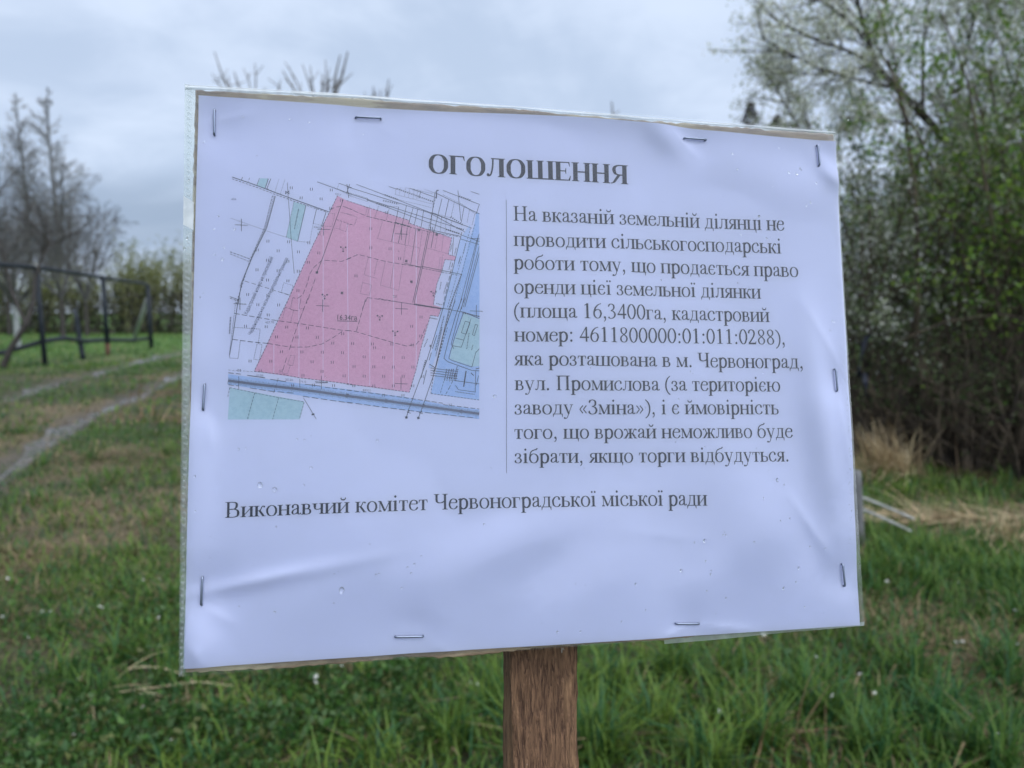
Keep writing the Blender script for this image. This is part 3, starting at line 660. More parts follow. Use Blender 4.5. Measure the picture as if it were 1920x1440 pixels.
L(cD, [(1240, 750), (1215, 915)], .45); L(cD, [(1340, 750), (1335, 970)], .2); L(cD, [(1120, 850), (1378, 885)], .2); L(cD, [(1130, 900), (1160, 945), (1340, 970)], .18); L(cD, [(1150, 700), (1090, 880), (1030, 990)], .2, DSH); L(cD, [(1030, 790), (970, 990)], .18, SD); L(cD, [(875, 985), (1378, 1052)], .2, SD); L(cD, [(1130, 965), (1335, 995)], .34, (.3, .3)); L(cD, [(1370, 800), (1345, 900)], .2)
L(cD, [(0, 950), (300, 985), (620, 1030), (1000, 1085)], .2, DSH); L(cD, [(1000, 1100), (1378, 1145)], .2, DSH); L(cD, [(0, 1075), (400, 1130), (800, 1180), (1350, 1240)], .2, (2.4, .9))
L(cD, [(860, 680), (920, 720), (900, 760)], .24); L(cD, [(1340, 730), (1378, 720)], .3); L(cD, [(1290, 770), (1320, 800)], .3)
for x, y in ((620, 1235), (745, 1240)): L(cD, [(x - 12, y), (x + 12, y - 4)], .9); L(cD, [(x + 5, y - 60), (x + 45, y - 45)], .2); L(cD, [(x + 12, y - 45), (x + 35, y - 75)], .2)
# the railway: a bank of short ticks with a grey body
rail = [cC(102, 885), cC(400, 925), cC(800, 970), cC(1100, 1010), cC(1440, 1055), cD(0, 1010), cD(400, 1060), cD(800, 1115), cD(1378, 1195)]
RM = [np.array(plane(*p)) for p in rail[:4] + rail[5:]]
rng = np.random.default_rng(5)
for a, e in zip(RM, RM[1:]):
    Ls = np.linalg.norm(e - a); d = (e - a) / Ls; n_ = np.array([-d[1], d[0]])
    pr.z = .085; pr.seg(a, e, .95, 1); pr.z = .09
    t = 0
    while t < Ls:
        c_ = a + d * t; h = rng.uniform(.9, 1.35); pr.seg(c_ - n_ * h, c_ + n_ * h, .13, 1); t += .45
pr.z = .11
for p in (cC(1385, 1050), cD(10, 1005), cD(410, 1062), cD(800, 1112), cD(1190, 1170)):
    c_ = np.array(plane(*p)); pr.quad([c_ + .75 * np.array((math.cos(k * .785), math.sin(k * .785))) for k in range(8)], 1)
# survey crosses
for p in (cA(250, 595), cA(1135, 640), cC(232, 58), cC(1125, 80), cB(570, 660), cD(570, 105), cD(565, 882), cD(1345, 130), cC(1110, 900)):
    pr.line([(p[0] - 12, p[1] - .3), (p[0] + 12, p[1] + .6)], .2); pr.line([(p[0], p[1] - 11.5), (p[0] - .2, p[1] + 11.5)], .2)
# meadow signs: pairs of upright ticks
MEAD = [cA(*p) for p in ((787, 195), (1003, 208), (893, 302), (1108, 312), (1217, 215), (1325, 325), (535, 768), (757, 775), (975, 785), (420, 862), (645, 872), (863, 883), (1083, 895), (530, 972), (750, 985), (970, 995), (417, 1075), (645, 1085), (862, 1092), (530, 1185), (750, 1195), (315, 1340), (535, 1350), (858, 1300), (1085, 690), (1212, 412))]
MEAD += [cC(*p) for p in ((425, 68), (650, 72), (537, 178), (515, 305), (737, 310), (960, 318), (1340, 380), (625, 415), (847, 418), (1067, 420), (1233, 482), (680, 575), (900, 577), (1120, 580), (1338, 585), (340, 675), (565, 677), (1010, 683), (1228, 688), (675, 782), (1117, 788), (222, 775), (450, 780), (912, 830), (290, 298), (800, 935), (1025, 935), (1242, 938), (1355, 835))]
MEAD += [cB(*p) for p in ((250, 608), (250, 805), (450, 815), (550, 915), (97, 1097), (502, 1308), (882, 600), (415, 440))]
MEAD += [cD(*p) for p in ((772, 192), (675, 288), (770, 388), (62, 467), (268, 470), (470, 472), (680, 480), (290, 510), (182, 605), (385, 610), (587, 612), (77, 705), (282, 708), (485, 710), (688, 710), (182, 805), (385, 805), (587, 807), (75, 905), (282, 905), (485, 905), (688, 905), (380, 1003), (585, 1003), (1075, 1105), (790, 808))]
for p in MEAD:
    for dx in (-1.9, 1.9): pr.line([(p[0] + dx, p[1] - 2.6), (p[0] + dx - .1, p[1] + 2.6)], .2)
# scrub signs: a ring with three dots
for p in (cA(1345, 850), cA(1145, 1360), cB(900, 1275), cD(343, 195), cD(503, 355)):
    for dx, dy in ((-4.2, -3), (4.6, -2.6), (0, 4.6)):
        c_ = np.array(plane(p[0] + dx, p[1] + dy)); pr.quad([c_ + .34 * np.array((math.cos(k * 1.047), math.sin(k * 1.047))) for k in range(6)], 0)
    q = [(p[0] + 1.7 * math.cos(k * 1.047), p[1] + 1.7 * math.sin(k * 1.047)) for k in range(7)]; pr.line(q, .14)
for p in (cA(1332, 1325), cA(1062, 1105), cB(672, 1155), cB(618, 940), cB(750, 618), cB(935, 665)):
    for dx in (-1.6, 0, 1.6): pr.line([(p[0] + dx, p[1] - 2.4), (p[0] + dx, p[1] + 2.4)], .22)
    pr.line([(p[0] - 2.2, p[1]), (p[0] + 2.2, p[1])], .22)
map_lines = pr.build('map_linework', [M_INK2, M_GREY], paper)
dv = Print(); dv.line([(949, 375), (949.5, 600), (950, 887)], .17); dv.build('divider_line', [M_INK2], paper)

FONT_CACHE = {}
def sans_text(name, text, p0, p1, hpx, mat, bold=0.0):
    """map lettering in a plain sans face, set from baseline pixel p0 to p1"""
    cu = bpy.data.curves.new('lettering', 'FONT'); cu.body = text; cu.resolution_u = 2; cu.offset = bold
    o = bpy.data.objects.new('lettering', cu); COL.objects.link(o)
    dg = bpy.context.evaluated_depsgraph_get(); me = o.evaluated_get(dg).to_mesh()
    V = np.array([v.co for v in me.vertices]); F = [list(p.vertices) for p in me.polygons]
    COL.objects.unlink(o); bpy.data.objects.remove(o); bpy.data.curves.remove(cu)
    a, e = np.array(plane(*p0)), np.array(plane(*p1)); L_ = np.linalg.norm(e - a); d = (e - a) / L_; n_ = np.array([-d[1], d[0]])
    k = L_ / (V[:, 0].max() - V[:, 0].min()); hh = hpx / 4.65 / .70
    P = a[None] + d[None] * ((V[:, 0] - V[:, 0].min()) * k)[:, None] + n_[None] * (V[:, 1] * hh)[:, None]
    w = wav(P[:, 0], P[:, 1]) + .14
    return mesh(name, np.stack([(P[:, 0] - US) / 1000, (P[:, 1] - VF) / 1000, (w - STW) / 1000], 1), F, mat, paper)
sans_text('map_lettering', '16.34га', cC(1283, 230), (650 + 105 / 5.538, 560 + 228 / 5.538), 9.2, M_INK)
ul = Print(); ul.line([cC(1280, 242), (650 + 110 / 5.538, 560 + 237 / 5.538)], .22); ul.build('map_lettering', [M_INK], paper)
sans_text('map_lettering', 'Кадастровий номер не присвоєний', (464, 590), (513, 484), 6.2, M_INK3, 0)
sans_text('map_lettering', 'Червоноградська міська територіальна громада', (471, 629), (541, 486), 6.2, M_INK3, 0)
for s_, a_, e_ in (('437.70', cC(505, 270), cC(600, 268)), ('21.20', cC(405, 835), cC(480, 842)), ('22.20', cC(720, 885), cC(802, 890)), ('16.10', cC(888, 905), cC(945, 910)), ('83521', cD(168, 958), cD(248, 965)), ('436', cA(140, 328), cA(195, 328)), ('434.0', cA(1025, 625), cA(1105, 632)), ('437.7', cA(1255, 262), cA(1315, 282))):
    sans_text('map_lettering', s_, a_, e_, 3.6, M_INK3, 0)

# --- the clear plastic sleeve
sTL, sTR, sBR, sBL = plane(347, 158, .8), plane(1567, 247, .8), plane(1621, 1171, .8), plane(336, 1268, .8)
def wfilm(u, v):
    return np.maximum(wav(u, v), .1) * .85 + .75 + .22 * fbm(np.asarray(u) / 14, np.asarray(v) / 22, 3) - .1
def wback(u, v): return np.full_like(np.asarray(u, float), -1.05)
V1, F1 = grid_sheet((sTL, sTR, sBR, sBL), 190, 150, wfilm, (.5, -.4, 0, 0))
sleeve = mesh('plastic_sleeve', V1, F1, M_FILM, sign, smooth=True)
bTL, bTR, bBR, bBL = plane(347, 158, -1), plane(1566, 248, -1), plane(1621, 1172, -1), plane(338, 1262, -1)
V2, F2 = grid_sheet((bTL, bTR, bBR, bBL), 20, 16, wback)
mesh('back_film', V2, F2, M_FILMB, sleeve, smooth=True)
# folded top lip: a slim rounded welt that joins front and back film
def tube_path(P, r, n=6, close=False):
    P = [Vector(p) for p in P]; V, F = [], []
    for i, p in enumerate(P):
        d = (P[min(i + 1, len(P) - 1)] - P[max(i - 1, 0)]).normalized()
        a = d.cross(Vector((0, 0, 1))); a = a.normalized() if a.length > 1e-4 else Vector((1, 0, 0)); c_ = d.cross(a)
        rr = r[i] if hasattr(r, '__len__') else r
        for k in range(n):
            t = 2 * math.pi * k / n; V.append(p + (a * math.cos(t) + c_ * math.sin(t)) * rr)
    for i in range(len(P) - 1):
        for k in range(n):
            F.append([i * n + k, i * n + (k + 1) % n, (i + 1) * n + (k + 1) % n, (i + 1) * n + k])
    F.append(list(range(n))[::-1]); F.append([(len(P) - 1) * n + k for k in range(n)])
    return [tuple(v) for v in V], F
M_LIP = film_material('folded_film_edge', .5, (.95, .97, .98), .2)
lipT = [(347, 158), (500, 167), (640, 175), (780, 186), (963, 198), (1100, 209.5), (1230, 220.5), (1400, 233.5), (1566, 247)]
lipB = [(347, 168), (500, 176), (640, 183), (780, 193.5), (963, 204.5), (1100, 217), (1230, 227), (1400, 239.5), (1566, 252.5)]
V, F = [], []
lx = np.linspace(347, 1566, 90)
for i, x in enumerate(lx):
    yt = np.interp(x, [p[0] for p in lipT], [p[1] for p in lipT]); yb = np.interp(x, [p[0] for p in lipB], [p[1] for p in lipB]) + .8 * math.sin(x / 23)
    for k in range(6):
        t = k / 5; w_ = 1.5 + .9 * math.sin(math.pi * t) ; p = plane(x, yt + (yb - yt) * t, w_); V.append(loc(p[0], p[1], w_))
for i in range(len(lx) - 1):
    for k in range(5): a = i * 6 + k; F.append([a + 1, a + 7, a + 6, a])
mesh('top_fold', V, F, M_LIP, sleeve, smooth=True)
# loose corner of the back film showing below the lower edge
c4 = [plane(1245, 1194, -1.3), plane(1621, 1166, -1.3), plane(1620, 1173, -1.3), plane(1247, 1208, -1.3)]
V, F = grid_sheet(c4, 16, 3, lambda u, v: np.full_like(u, -1.5) + .4 * np.sin(u / 9))
M_FLAP = film_material('cloudy_flap', .5, (.9, .95, .9), .2)
mesh('loose_flap', V, F, M_FLAP, sleeve, smooth=True)
# perforated binding strip down the left
def strip_pt(x, t):
    """x 0..1 across the strip, t 0..1 downwards"""
    l = np.array(sTL) * (1 - t) + np.array(sBL) * t
    r = np.array(plane(368, 172, 1)) * (1 - t) + np.array(plane(347, 1266, 1)) * t
    return l * (1 - x) + r * x
V, F, mi = [], [], []
NT = 120
for i in range(NT + 1):
    for k in range(5):
        p = strip_pt(k / 4, i / NT); V.append(loc(p[0], p[1], 1.55 + .18 * math.sin(i * 1.9 + k) + (.2 if k == 2 else 0)))
for i in range(NT):
    for k in range(4):
        a = i * 5 + k; F.append([a + 5, a + 6, a + 1, a]); mi.append(1 if 24 <= i < 30 else 0)
strip = mesh('binding_strip', V, F, [M_STRIP, M_PATCH], sleeve, mi=mi, smooth=True)
V, F = [], []
rng = np.random.default_rng(8)
M_EMB = film_material('embossed_mark', .28, (.92, .95, .94), .25)
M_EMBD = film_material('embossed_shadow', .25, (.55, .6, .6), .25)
mi = []
for i in range(96):
    t = (i + .5) / 96
    if .2 < t < .26: continue
    a, e = .28 + rng.uniform(-.08, .08), .62 + rng.uniform(-.12, .16)
    h = .0032 if i % 3 else .0045
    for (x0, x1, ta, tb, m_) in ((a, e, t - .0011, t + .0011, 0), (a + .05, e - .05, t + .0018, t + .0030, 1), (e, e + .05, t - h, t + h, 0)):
        b0 = len(V)
        for (x, tt) in ((x0, tb), (x1, tb), (x1, ta), (x0, ta)):
            p = strip_pt(x, tt); V.append(loc(p[0], p[1], 1.95))
        F.append([b0, b0 + 1, b0 + 2, b0 + 3]); mi.append(m_)
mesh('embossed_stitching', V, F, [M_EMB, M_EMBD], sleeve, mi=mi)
# raindrops
DROPS = [(488, 909, 5.4), (515, 918, 4.2), (641, 1106, 5.6), (583, 877, 3), (928, 743, 3.6), (430, 963, 2), (447, 842, 2), (461, 841, 1.8), (366, 893, 2.2), (367, 958, 1.8), (570, 909, 1.8), (557, 824, 2.2), (571, 825, 1.8), (708, 826, 2.6), (518, 988, 2), (908, 983, 2.4), (777, 1058, 2.2), (764, 1064, 2.2), (705, 1078, 2.4), (711, 1076, 2), (771, 1075, 2), (790, 1043, 1.8), (753, 1103, 2), (626, 1131, 1.8), (515, 1148, 2.4), (693, 1020, 1.6), (627, 1076, 1.6),
         (1501, 317, 3.6), (1479, 324, 2.8), (1493, 327, 2.8), (1382, 318, 2.4), (1372, 289, 1.8), (1460, 278, 1.8), (1530, 344, 2.2), (1520, 380, 2.4), (1512, 386, 2), (1438, 446, 2.2), (1457, 900, 4.2), (1470, 909, 2), (1430, 934, 2), (1462, 976, 2), (1480, 972, 2), (1321, 1014, 3.6), (1302, 1017, 2), (1355, 1003, 2), (1360, 1003, 2), (1277, 1070, 3.2), (1332, 1077, 2.6), (1333, 1070, 1.8), (1323, 1052, 2.2), (1191, 1095, 2.8), (1469, 1103, 3.4), (1497, 1065, 3), (1492, 1091, 2.2), (1361, 1121, 2), (1165, 1165, 1.8), (1325, 1108, 2), (1508, 1138, 1.8), (1210, 1143, 1.6), (1045, 1185, 2.6), (1088, 1184, 2), (1412, 1016, 2), (1519, 1025, 2), (1546, 1028, 1.8),
         (1390, 440, 2), (1424, 405, 1.6), (1240, 525, 2), (1272, 748, 2), (1294, 697, 1.8), (1384, 530, 1.8), (1561, 602, 2), (1565, 604, 1.6), (1556, 620, 1.8), (383, 266, 1.8), (440, 430, 2.4), (410, 405, 2), (402, 430, 2), (420, 464, 1.8), (402, 478, 2), (417, 486, 2.4), (375, 557, 2), (456, 220, 1.6), (544, 224, 2), (580, 230, 1.8), (681, 251, 1.4), (588, 181, 2.6), (661, 186, 2.2), (352, 449, 2.2), (347, 468, 2.6), (355, 340, 1.8)]
def drop_mesh(n=12, m_=5):
    V, F = [(0, 0, .62)], []
    for j in range(1, m_ + 1):
        a = j / m_ * math.pi / 2
        for k in range(n): V.append((math.sin(a) * math.cos(2 * math.pi * k / n), math.sin(a) * math.sin(2 * math.pi * k / n), .62 * math.cos(a)))
    for k in range(n): F.append([0, 1 + k, 1 + (k + 1) % n])
    for j in range(m_ - 1):
        for k in range(n): F.append([1 + j * n + k, 1 + (j + 1) * n + k, 1 + (j + 1) * n + (k + 1) % n, 1 + j * n + (k + 1) % n])
    F.append([1 + (m_ - 1) * n + k for k in range(n)][::-1])
    return V, F
DV, DF = drop_mesh()
rng = np.random.default_rng(3)
d0 = mesh('raindrop', DV, DF, M_DROP, sleeve, smooth=True)
for i, (x, y, r) in enumerate(DROPS):
    o = d0 if i == 0 else link(d0.copy(), sleeve)
    u_, v_ = plane(x, y, 1)
    wl = float(wfilm(np.array([u_]), np.array([v_]))[0]) if x > 372 else 2.0
    o.location = loc(u_, v_, wl + .03); o.scale = (r / 4650 * rng.uniform(.85, 1.1), r / 4650 * rng.uniform(.9, 1.25), r / 4650)
tiny_v, tiny_f = [], []
for i in range(150):
    if i < 90: x, y = rng.uniform(380, 1590), rng.uniform(220, 1190)
    else: x, y = 1583 + rng.normal(0, 3) + 12 * (i - 90) / 60, 560 + (i - 90) * 8 + rng.uniform(-9, 9)
    r = rng.uniform(.7, 1.5) / 4650; u_, v_ = plane(x, y, 1); wl = float(wfilm(np.array([u_]), np.array([v_]))[0]); l0 = loc(u_, v_, wl + .03)
    b0 = len(tiny_v)
    tiny_v += [(l0[0] + p[0] * r, l0[1] + p[1] * r, l0[2] + p[2] * r) for p in DV]; tiny_f += [[b0 + k for k in f] for f in DF]
td = mesh('tiny_raindrops', tiny_v, tiny_f, M_DROP, sleeve, smooth=True); td['kind'] = 'stuff'

# --- staples
def staple_part(s):
    (u0, v0), (u1, v1) = plane(s[0], s[1]), plane(s[2], s[3])
    a, e = np.array((u0, v0)), np.array((u1, v1)); d = e - a; Ls = np.linalg.norm(d); d /= Ls
    m_ = (a + e) / 2; wl = float(np.max(wfilm(np.array([m_[0], a[0], e[0]]), np.array([m_[1], a[1], e[1]]))))
    P = [(a, -2.5), (a, wl - .1), (a + d * .25, wl + .42), (a + d * .8, wl + .55), (m_, wl + .5), (e - d * .8, wl + .55), (e - d * .25, wl + .42), (e, wl - .1), (e, -2.5)]
    V, F = tube_path([loc(p[0][0], p[0][1], p[1]) for p in P], .00042, 8)
    return mesh('staple', V, F, M_STAPLE, sign, smooth=True)
for s_ in STAPLES: staple_part(s_)

# --- backing board (rough fibre board, chewed edges)
M_BOARD = noise_mat('raw_board', (.19, .125, .085), (.38, .27, .17), (60, 240, 60), .85, .6, .001, .2, .35, .66, (.50, .42, .29))
def board():
    top = [(366, 169), (500, 175.5), (640, 182.5), (780, 193), (963, 204), (1100, 217), (1230, 227.5), (1400, 240), (1563, 252)]
    right = [(1575, 480), (1590, 760), (1604, 1000), (1606, 1160)]
    bot = [(1500, 1178), (1240, 1200), (1100, 1208), (1000, 1216), (905, 1228), (840, 1233), (738, 1232), (735, 1236), (560, 1250), (500, 1255), (420, 1258), (348, 1262)]
    left = [(352, 1000), (356, 700), (360, 420), (363, 300)]
    P = []
    def addseq(seq):
        for a, e in zip(seq, seq[1:]):
            n = max(2, int(np.hypot(e[0] - a[0], e[1] - a[1]) / 9))
            for k in range(n): P.append((a[0] + (e[0] - a[0]) * k / n, a[1] + (e[1] - a[1]) * k / n))
    addseq(top + right + bot + left + [top[0]])
    rng = np.random.default_rng(2)
    O = [np.array(plane(x + rng.normal(0, .5), y + rng.normal(0, .8), -1.6)) for x, y in P]
    O = np.array(O); c_ = O.mean(0); n = len(O)
    rings = [(1.0, -1.35), (1.0, -6.8)]
    V = [];  F = []
    for r, w in ((.90, -1.3), (.997, -1.35), (1, -1.7), (1, -6.6), (.99, -7)):
        for p in O: q = c_ + (p - c_) * r; V.append(loc(q[0], q[1], w))
    for j in range(4):
        for k in range(n): F.append([j * n + k, (j + 1) * n + k, (j + 1) * n + (k + 1) % n, j * n + (k + 1) % n])
    F.append(list(range(n))[::-1]); F.append([4 * n + k for k in range(n)])
    return mesh('backing_board', V, F, M_BOARD, sign)
board()

# --- the stake: rough split wood, ridged along the grain
def stake_material():
    m, b, out = new_mat('weathered_stake_wood')
    tc = b.n('ShaderNodeTexCoord')
    mp = b.n('ShaderNodeMapping', ins={0: tc.outputs['Object']}); mp.inputs['Scale'].default_value = (820, 95, 820)
    n = b.noise(mp.outputs[0], 1, 7, .66, 1.2)
    mp2 = b.n('ShaderNodeMapping', ins={0: tc.outputs['Object']}); mp2.inputs['Scale'].default_value = (110, 16, 110)
    n2 = b.noise(mp2.outputs[0], 1, 4, .6, .4)
    mp3 = b.n('ShaderNodeMapping', ins={0: tc.outputs['Object']}); mp3.inputs['Scale'].default_value = (330, 120, 330)
    n3 = b.noise(mp3.outputs[0], 1, 3, .5)
    c_ = b.mix(b.ramp(n, .34, .62), (.080, .040, .026), (.285, .158, .088))
    c_ = b.mix(b.ramp(n2, .5, .72), c_, (.39, .225, .12))
    c_ = b.mix(b.ramp(n3, .72, .75), c_, (.55, .50, .44))
    p = b.n('ShaderNodeBsdfPrincipled', ins={'Base Color': c_, 'Roughness': .75, 'Specular IOR Level': .3})
    bm = b.n('ShaderNodeBump', ins={'Strength': 1.0, 'Distance': .0035, 'Height': n}); b.t.links.new(bm.outputs[0], p.inputs['Normal'])
    b.t.links.new(p.outputs[0], out.inputs[0]); return m
M_STAKE = stake_material()
def stake():
    hw, hd = 13.2, 10.0
    sec = []
    for k in range(26): sec.append((-hw + 2 * hw * k / 25, hd))
    for k in range(1, 10): sec.append((hw, hd - 2 * hd * k / 10))
    for k in range(26): sec.append((hw - 2 * hw * k / 25, -hd))
    for k in range(1, 10): sec.append((-hw, -hd + 2 * hd * k / 10))
    n = len(sec); vs = np.linspace(VF - 60, 60, 520)
    V = np.zeros((len(vs), n, 3))
    sx = np.array([p[0] for p in sec]); sz = np.array([p[1] for p in sec]); ar = np.arange(n)
    for i, v in enumerate(vs):
        sl = .03 * v
        r = (fbm(ar * .9 + sl * 2, v / 9 + 0 * ar, 4, 3) - .5) * 1.5 + (fbm(ar * .28, v / 40 + 0 * ar, 9, 2) - .5) * 1.6
        ks = 1 + r / 13
        V[i, :, 0] = US + sx * ks; V[i, :, 1] = v; V[i, :, 2] = STW + sz * (1 + r / 9)
    V[..., 0] = (V[..., 0] - US) / 1000; V[..., 1] = (V[..., 1] - VF) / 1000; V[..., 2] = (V[..., 2] - STW) / 1000
    i = np.arange(len(vs) * n).reshape(len(vs), n)
    F = np.stack([i[:-1], np.roll(i[:-1], -1, 1), np.roll(i[1:], -1, 1), i[1:]], -1).reshape(-1, 4)[:, ::-1]
    return mesh('wooden_stake', V.reshape(-1, 3), F, M_STAKE, sign, smooth=True)
stake()

# ================================================================== THE GROUND
def ext(P, n=2, back=1.0, fwd=40.0):
    P = [np.array(p, float) for p in P]
    a = P[0] + (P[0] - P[1]) / np.linalg.norm(P[0] - P[1]) * back
    vp = ray(636, 586); d = np.array([vp[0], vp[1]]); d /= np.linalg.norm(d)
    return np.array([a] + P + [P[-1] + d * 6, P[-1] + d * fwd])
NEAR_RUT = ext([ground(*p) for p in ((0, 880), (48, 847), (105, 815), (150, 780), (192, 767), (232, 750), (283, 727), (330, 706))])
FAR_RUT = ext([ground(*p) for p in ((0, 748), (57, 735), (105, 719), (176, 700), (240, 684), (303, 668), (338, 661))])
def dpoly(x, y, P):
    d = np.full(np.shape(x), 1e9)
    for a, e in zip(P, P[1:]):
        v = e - a; L2 = v @ v
        t = np.clip(((x - a[0]) * v[0] + (y - a[1]) * v[1]) / L2, 0, 1)
        d = np.minimum(d, np.hypot(x - a[0] - t * v[0], y - a[1] - t * v[1]))
    return d
def rut_mask(x, y):
    wob = (fbm(x * 2.2, y * 2.2, 21) - .5) * .16
    d = np.minimum(dpoly(x, y, NEAR_RUT) + wob, dpoly(x, y, FAR_RUT) + wob)
    return np.clip((.21 - d) / .14, 0, 1)
def hgt(x, y):
    x = np.asarray(x, float); y = np.asarray(y, float)
    far = np.clip(1 - np.hypot(x, y) / 60, 0, 1)
    return ((fbm(x * 1.3, y * 1.3, 5) - .5) * .07 + (fbm(x * 6, y * 6, 6, 2) - .5) * .02) * far - .05 * rut_mask(x, y)
def straw_field(x, y):
    """where last year's dead grass still shows (0..1)"""
    f = fbm(x * .9, y * .75, 31, 3); g = fbm(x * 3.1, y * 3.1, 33, 2)
    left = np.clip((-.25 - x) / 1.2, 0, 1) * np.clip((y - 2.2) / .8, 0, 1) * np.clip((9.5 - y) / 3, 0, 1)
    right = np.clip((x - .6) / 1.0, 0, 1) * .35
    return np.clip((f * .65 + g * .35 - .56 + 0.05 * left + .03 * right) * 6, 0, 1)
def axis(lo, hi, step, far):
    a = np.arange(lo, hi + step / 2, step); k = []; s = step; p = hi
    while p < far: s *= 1.28; p += s; k.append(p)
    k2 = []; s = step; p = lo
    while p > -far: s *= 1.28; p -= s; k2.append(p)
    return np.array(k2[::-1] + list(a) + k)
gx, gy = axis(-9, 6, .09, 900), axis(-1, 16, .09, 900)
XX, YY = np.meshgrid(gx, gy); ZZ = hgt(XX, YY)
i = np.arange(XX.size).reshape(XX.shape)
F = np.stack([i[:-1, :-1], i[:-1, 1:], i[1:, 1:], i[1:, :-1]], -1).reshape(-1, 4)
rm = rut_mask(XX, YY); st = straw_field(XX, YY); dn = fbm(XX * 9, YY * 9, 41, 3)
def lerp(a, b_, t): return np.asarray(a) * (1 - t[..., None]) + np.asarray(b_) * t[..., None]
gc = lerp((.040, .052, .022), (.060, .048, .030), dn); gc = lerp(gc, (.15, .115, .07), st * .7); gc = lerp(gc, (.085, .075, .066), rm)
out_ = np.clip((np.abs(XX) - .76 * np.maximum(YY, 0) - .7) / .8, 0, 1); gc = lerp(gc, (.058, .10, .026), out_ * .8)
gfar = np.clip((np.hypot(XX, YY) - 14) / 10, 0, 1); gc = lerp(gc, (.065, .13, .025), gfar * (1 - rm))
def ground_material():
    m, b, out = new_mat('soil_and_turf')
    a = b.n('ShaderNodeAttribute', attribute_name='col').outputs['Color']
    tc = b.n('ShaderNodeTexCoord'); n = b.noise(tc.outputs['Object'], 34, 6, .65); n2 = b.noise(tc.outputs['Object'], 3.1, 4, .6)
    c_ = b.mix(1.0, a, b.mix(n, (.45, .45, .45), (1.5, 1.5, 1.45)), 'MULTIPLY')
    c_ = b.mix(1.0, c_, b.mix(n2, (.7, .72, .7), (1.3, 1.28, 1.3)), 'MULTIPLY')
    p = b.n('ShaderNodeBsdfPrincipled', ins={'Base Color': c_, 'Roughness': .85, 'Specular IOR Level': .25})
    bm = b.n('ShaderNodeBump', ins={'Strength': .8, 'Distance': .02, 'Height': n}); b.t.links.new(bm.outputs[0], p.inputs['Normal'])
    b.t.links.new(p.outputs[0], out.inputs[0]); return m
gr = mesh('ground', np.stack([XX, YY, ZZ], -1).reshape(-1, 3), F, ground_material(), None, gc.reshape(-1, 3), smooth=True)
tag(gr, kind='structure')

# the two wheel ruts: wet mud holding a skin of water
def mud_material():
    m, b, out = new_mat('wet_mud')
    tc = b.n('ShaderNodeTexCoord'); n = b.noise(tc.outputs['Object'], 5, 6, .6, .5); n2 = b.noise(tc.outputs['Object'], 40, 4, .6)
    c_ = b.mix(n2, (.050, .043, .036), (.115, .102, .09))
    rg = b.ramp(n, .42, .62, .12, .6)
    p = b.n('ShaderNodeBsdfPrincipled', ins={'Base Color': c_, 'Roughness': rg, 'Specular IOR Level': .6})
    bm = b.n('ShaderNodeBump', ins={'Strength': .35, 'Distance': .02, 'Height': n2}); b.t.links.new(bm.outputs[0], p.inputs['Normal'])
    b.t.links.new(p.outputs[0], out.inputs[0]); return m
M_MUD = mud_material()
def rut_ribbon(name, P, hw):
    Q = []
    for a, e in zip(P, P[1:]):
        L_ = np.linalg.norm(e - a); n = max(1, int(L_ / .12))
        for k in range(n): Q.append(a + (e - a) * k / n)
    Q = np.array(Q); 
    for _ in range(6): Q[1:-1] = (Q[:-2] + 2 * Q[1:-1] + Q[2:]) / 4
    d = np.gradient(Q, axis=0); d /= np.linalg.norm(d, axis=1)[:, None]; nn = np.stack([-d[:, 1], d[:, 0]], 1)
    s = np.arange(len(Q)) * .12
    wl = hw * np.clip(2.6 * fbm(s * 1.3, s * 0, 51) - .35, .05, 2); wr = hw * np.clip(2.6 * fbm(s * 1.5, s * 0 + 9, 52) - .35, .05, 2)
    V = []; K = 5
    for k in range(K):
        t = k / (K - 1) * 2 - 1; off = np.where(t < 0, t * wl, t * wr); p = Q + nn * off[:, None]
        V.append(np.stack([p[:, 0], p[:, 1], hgt(p[:, 0], p[:, 1]) + .012 - .006 * abs(t)], 1))
    V = np.array(V).transpose(1, 0, 2); i = np.arange(len(Q) * K).reshape(len(Q), K)
    F = np.stack([i[:-1, :-1], i[1:, :-1], i[1:, 1:], i[:-1, 1:]], -1).reshape(-1, 4)[:, ::-1]
    o = mesh(name, V.reshape(-1, 3), F, M_MUD, None, smooth=True); tag(o, kind='structure')
rut_ribbon('muddy_rut', NEAR_RUT, .085); rut_ribbon('muddy_rut', FAR_RUT, .11)

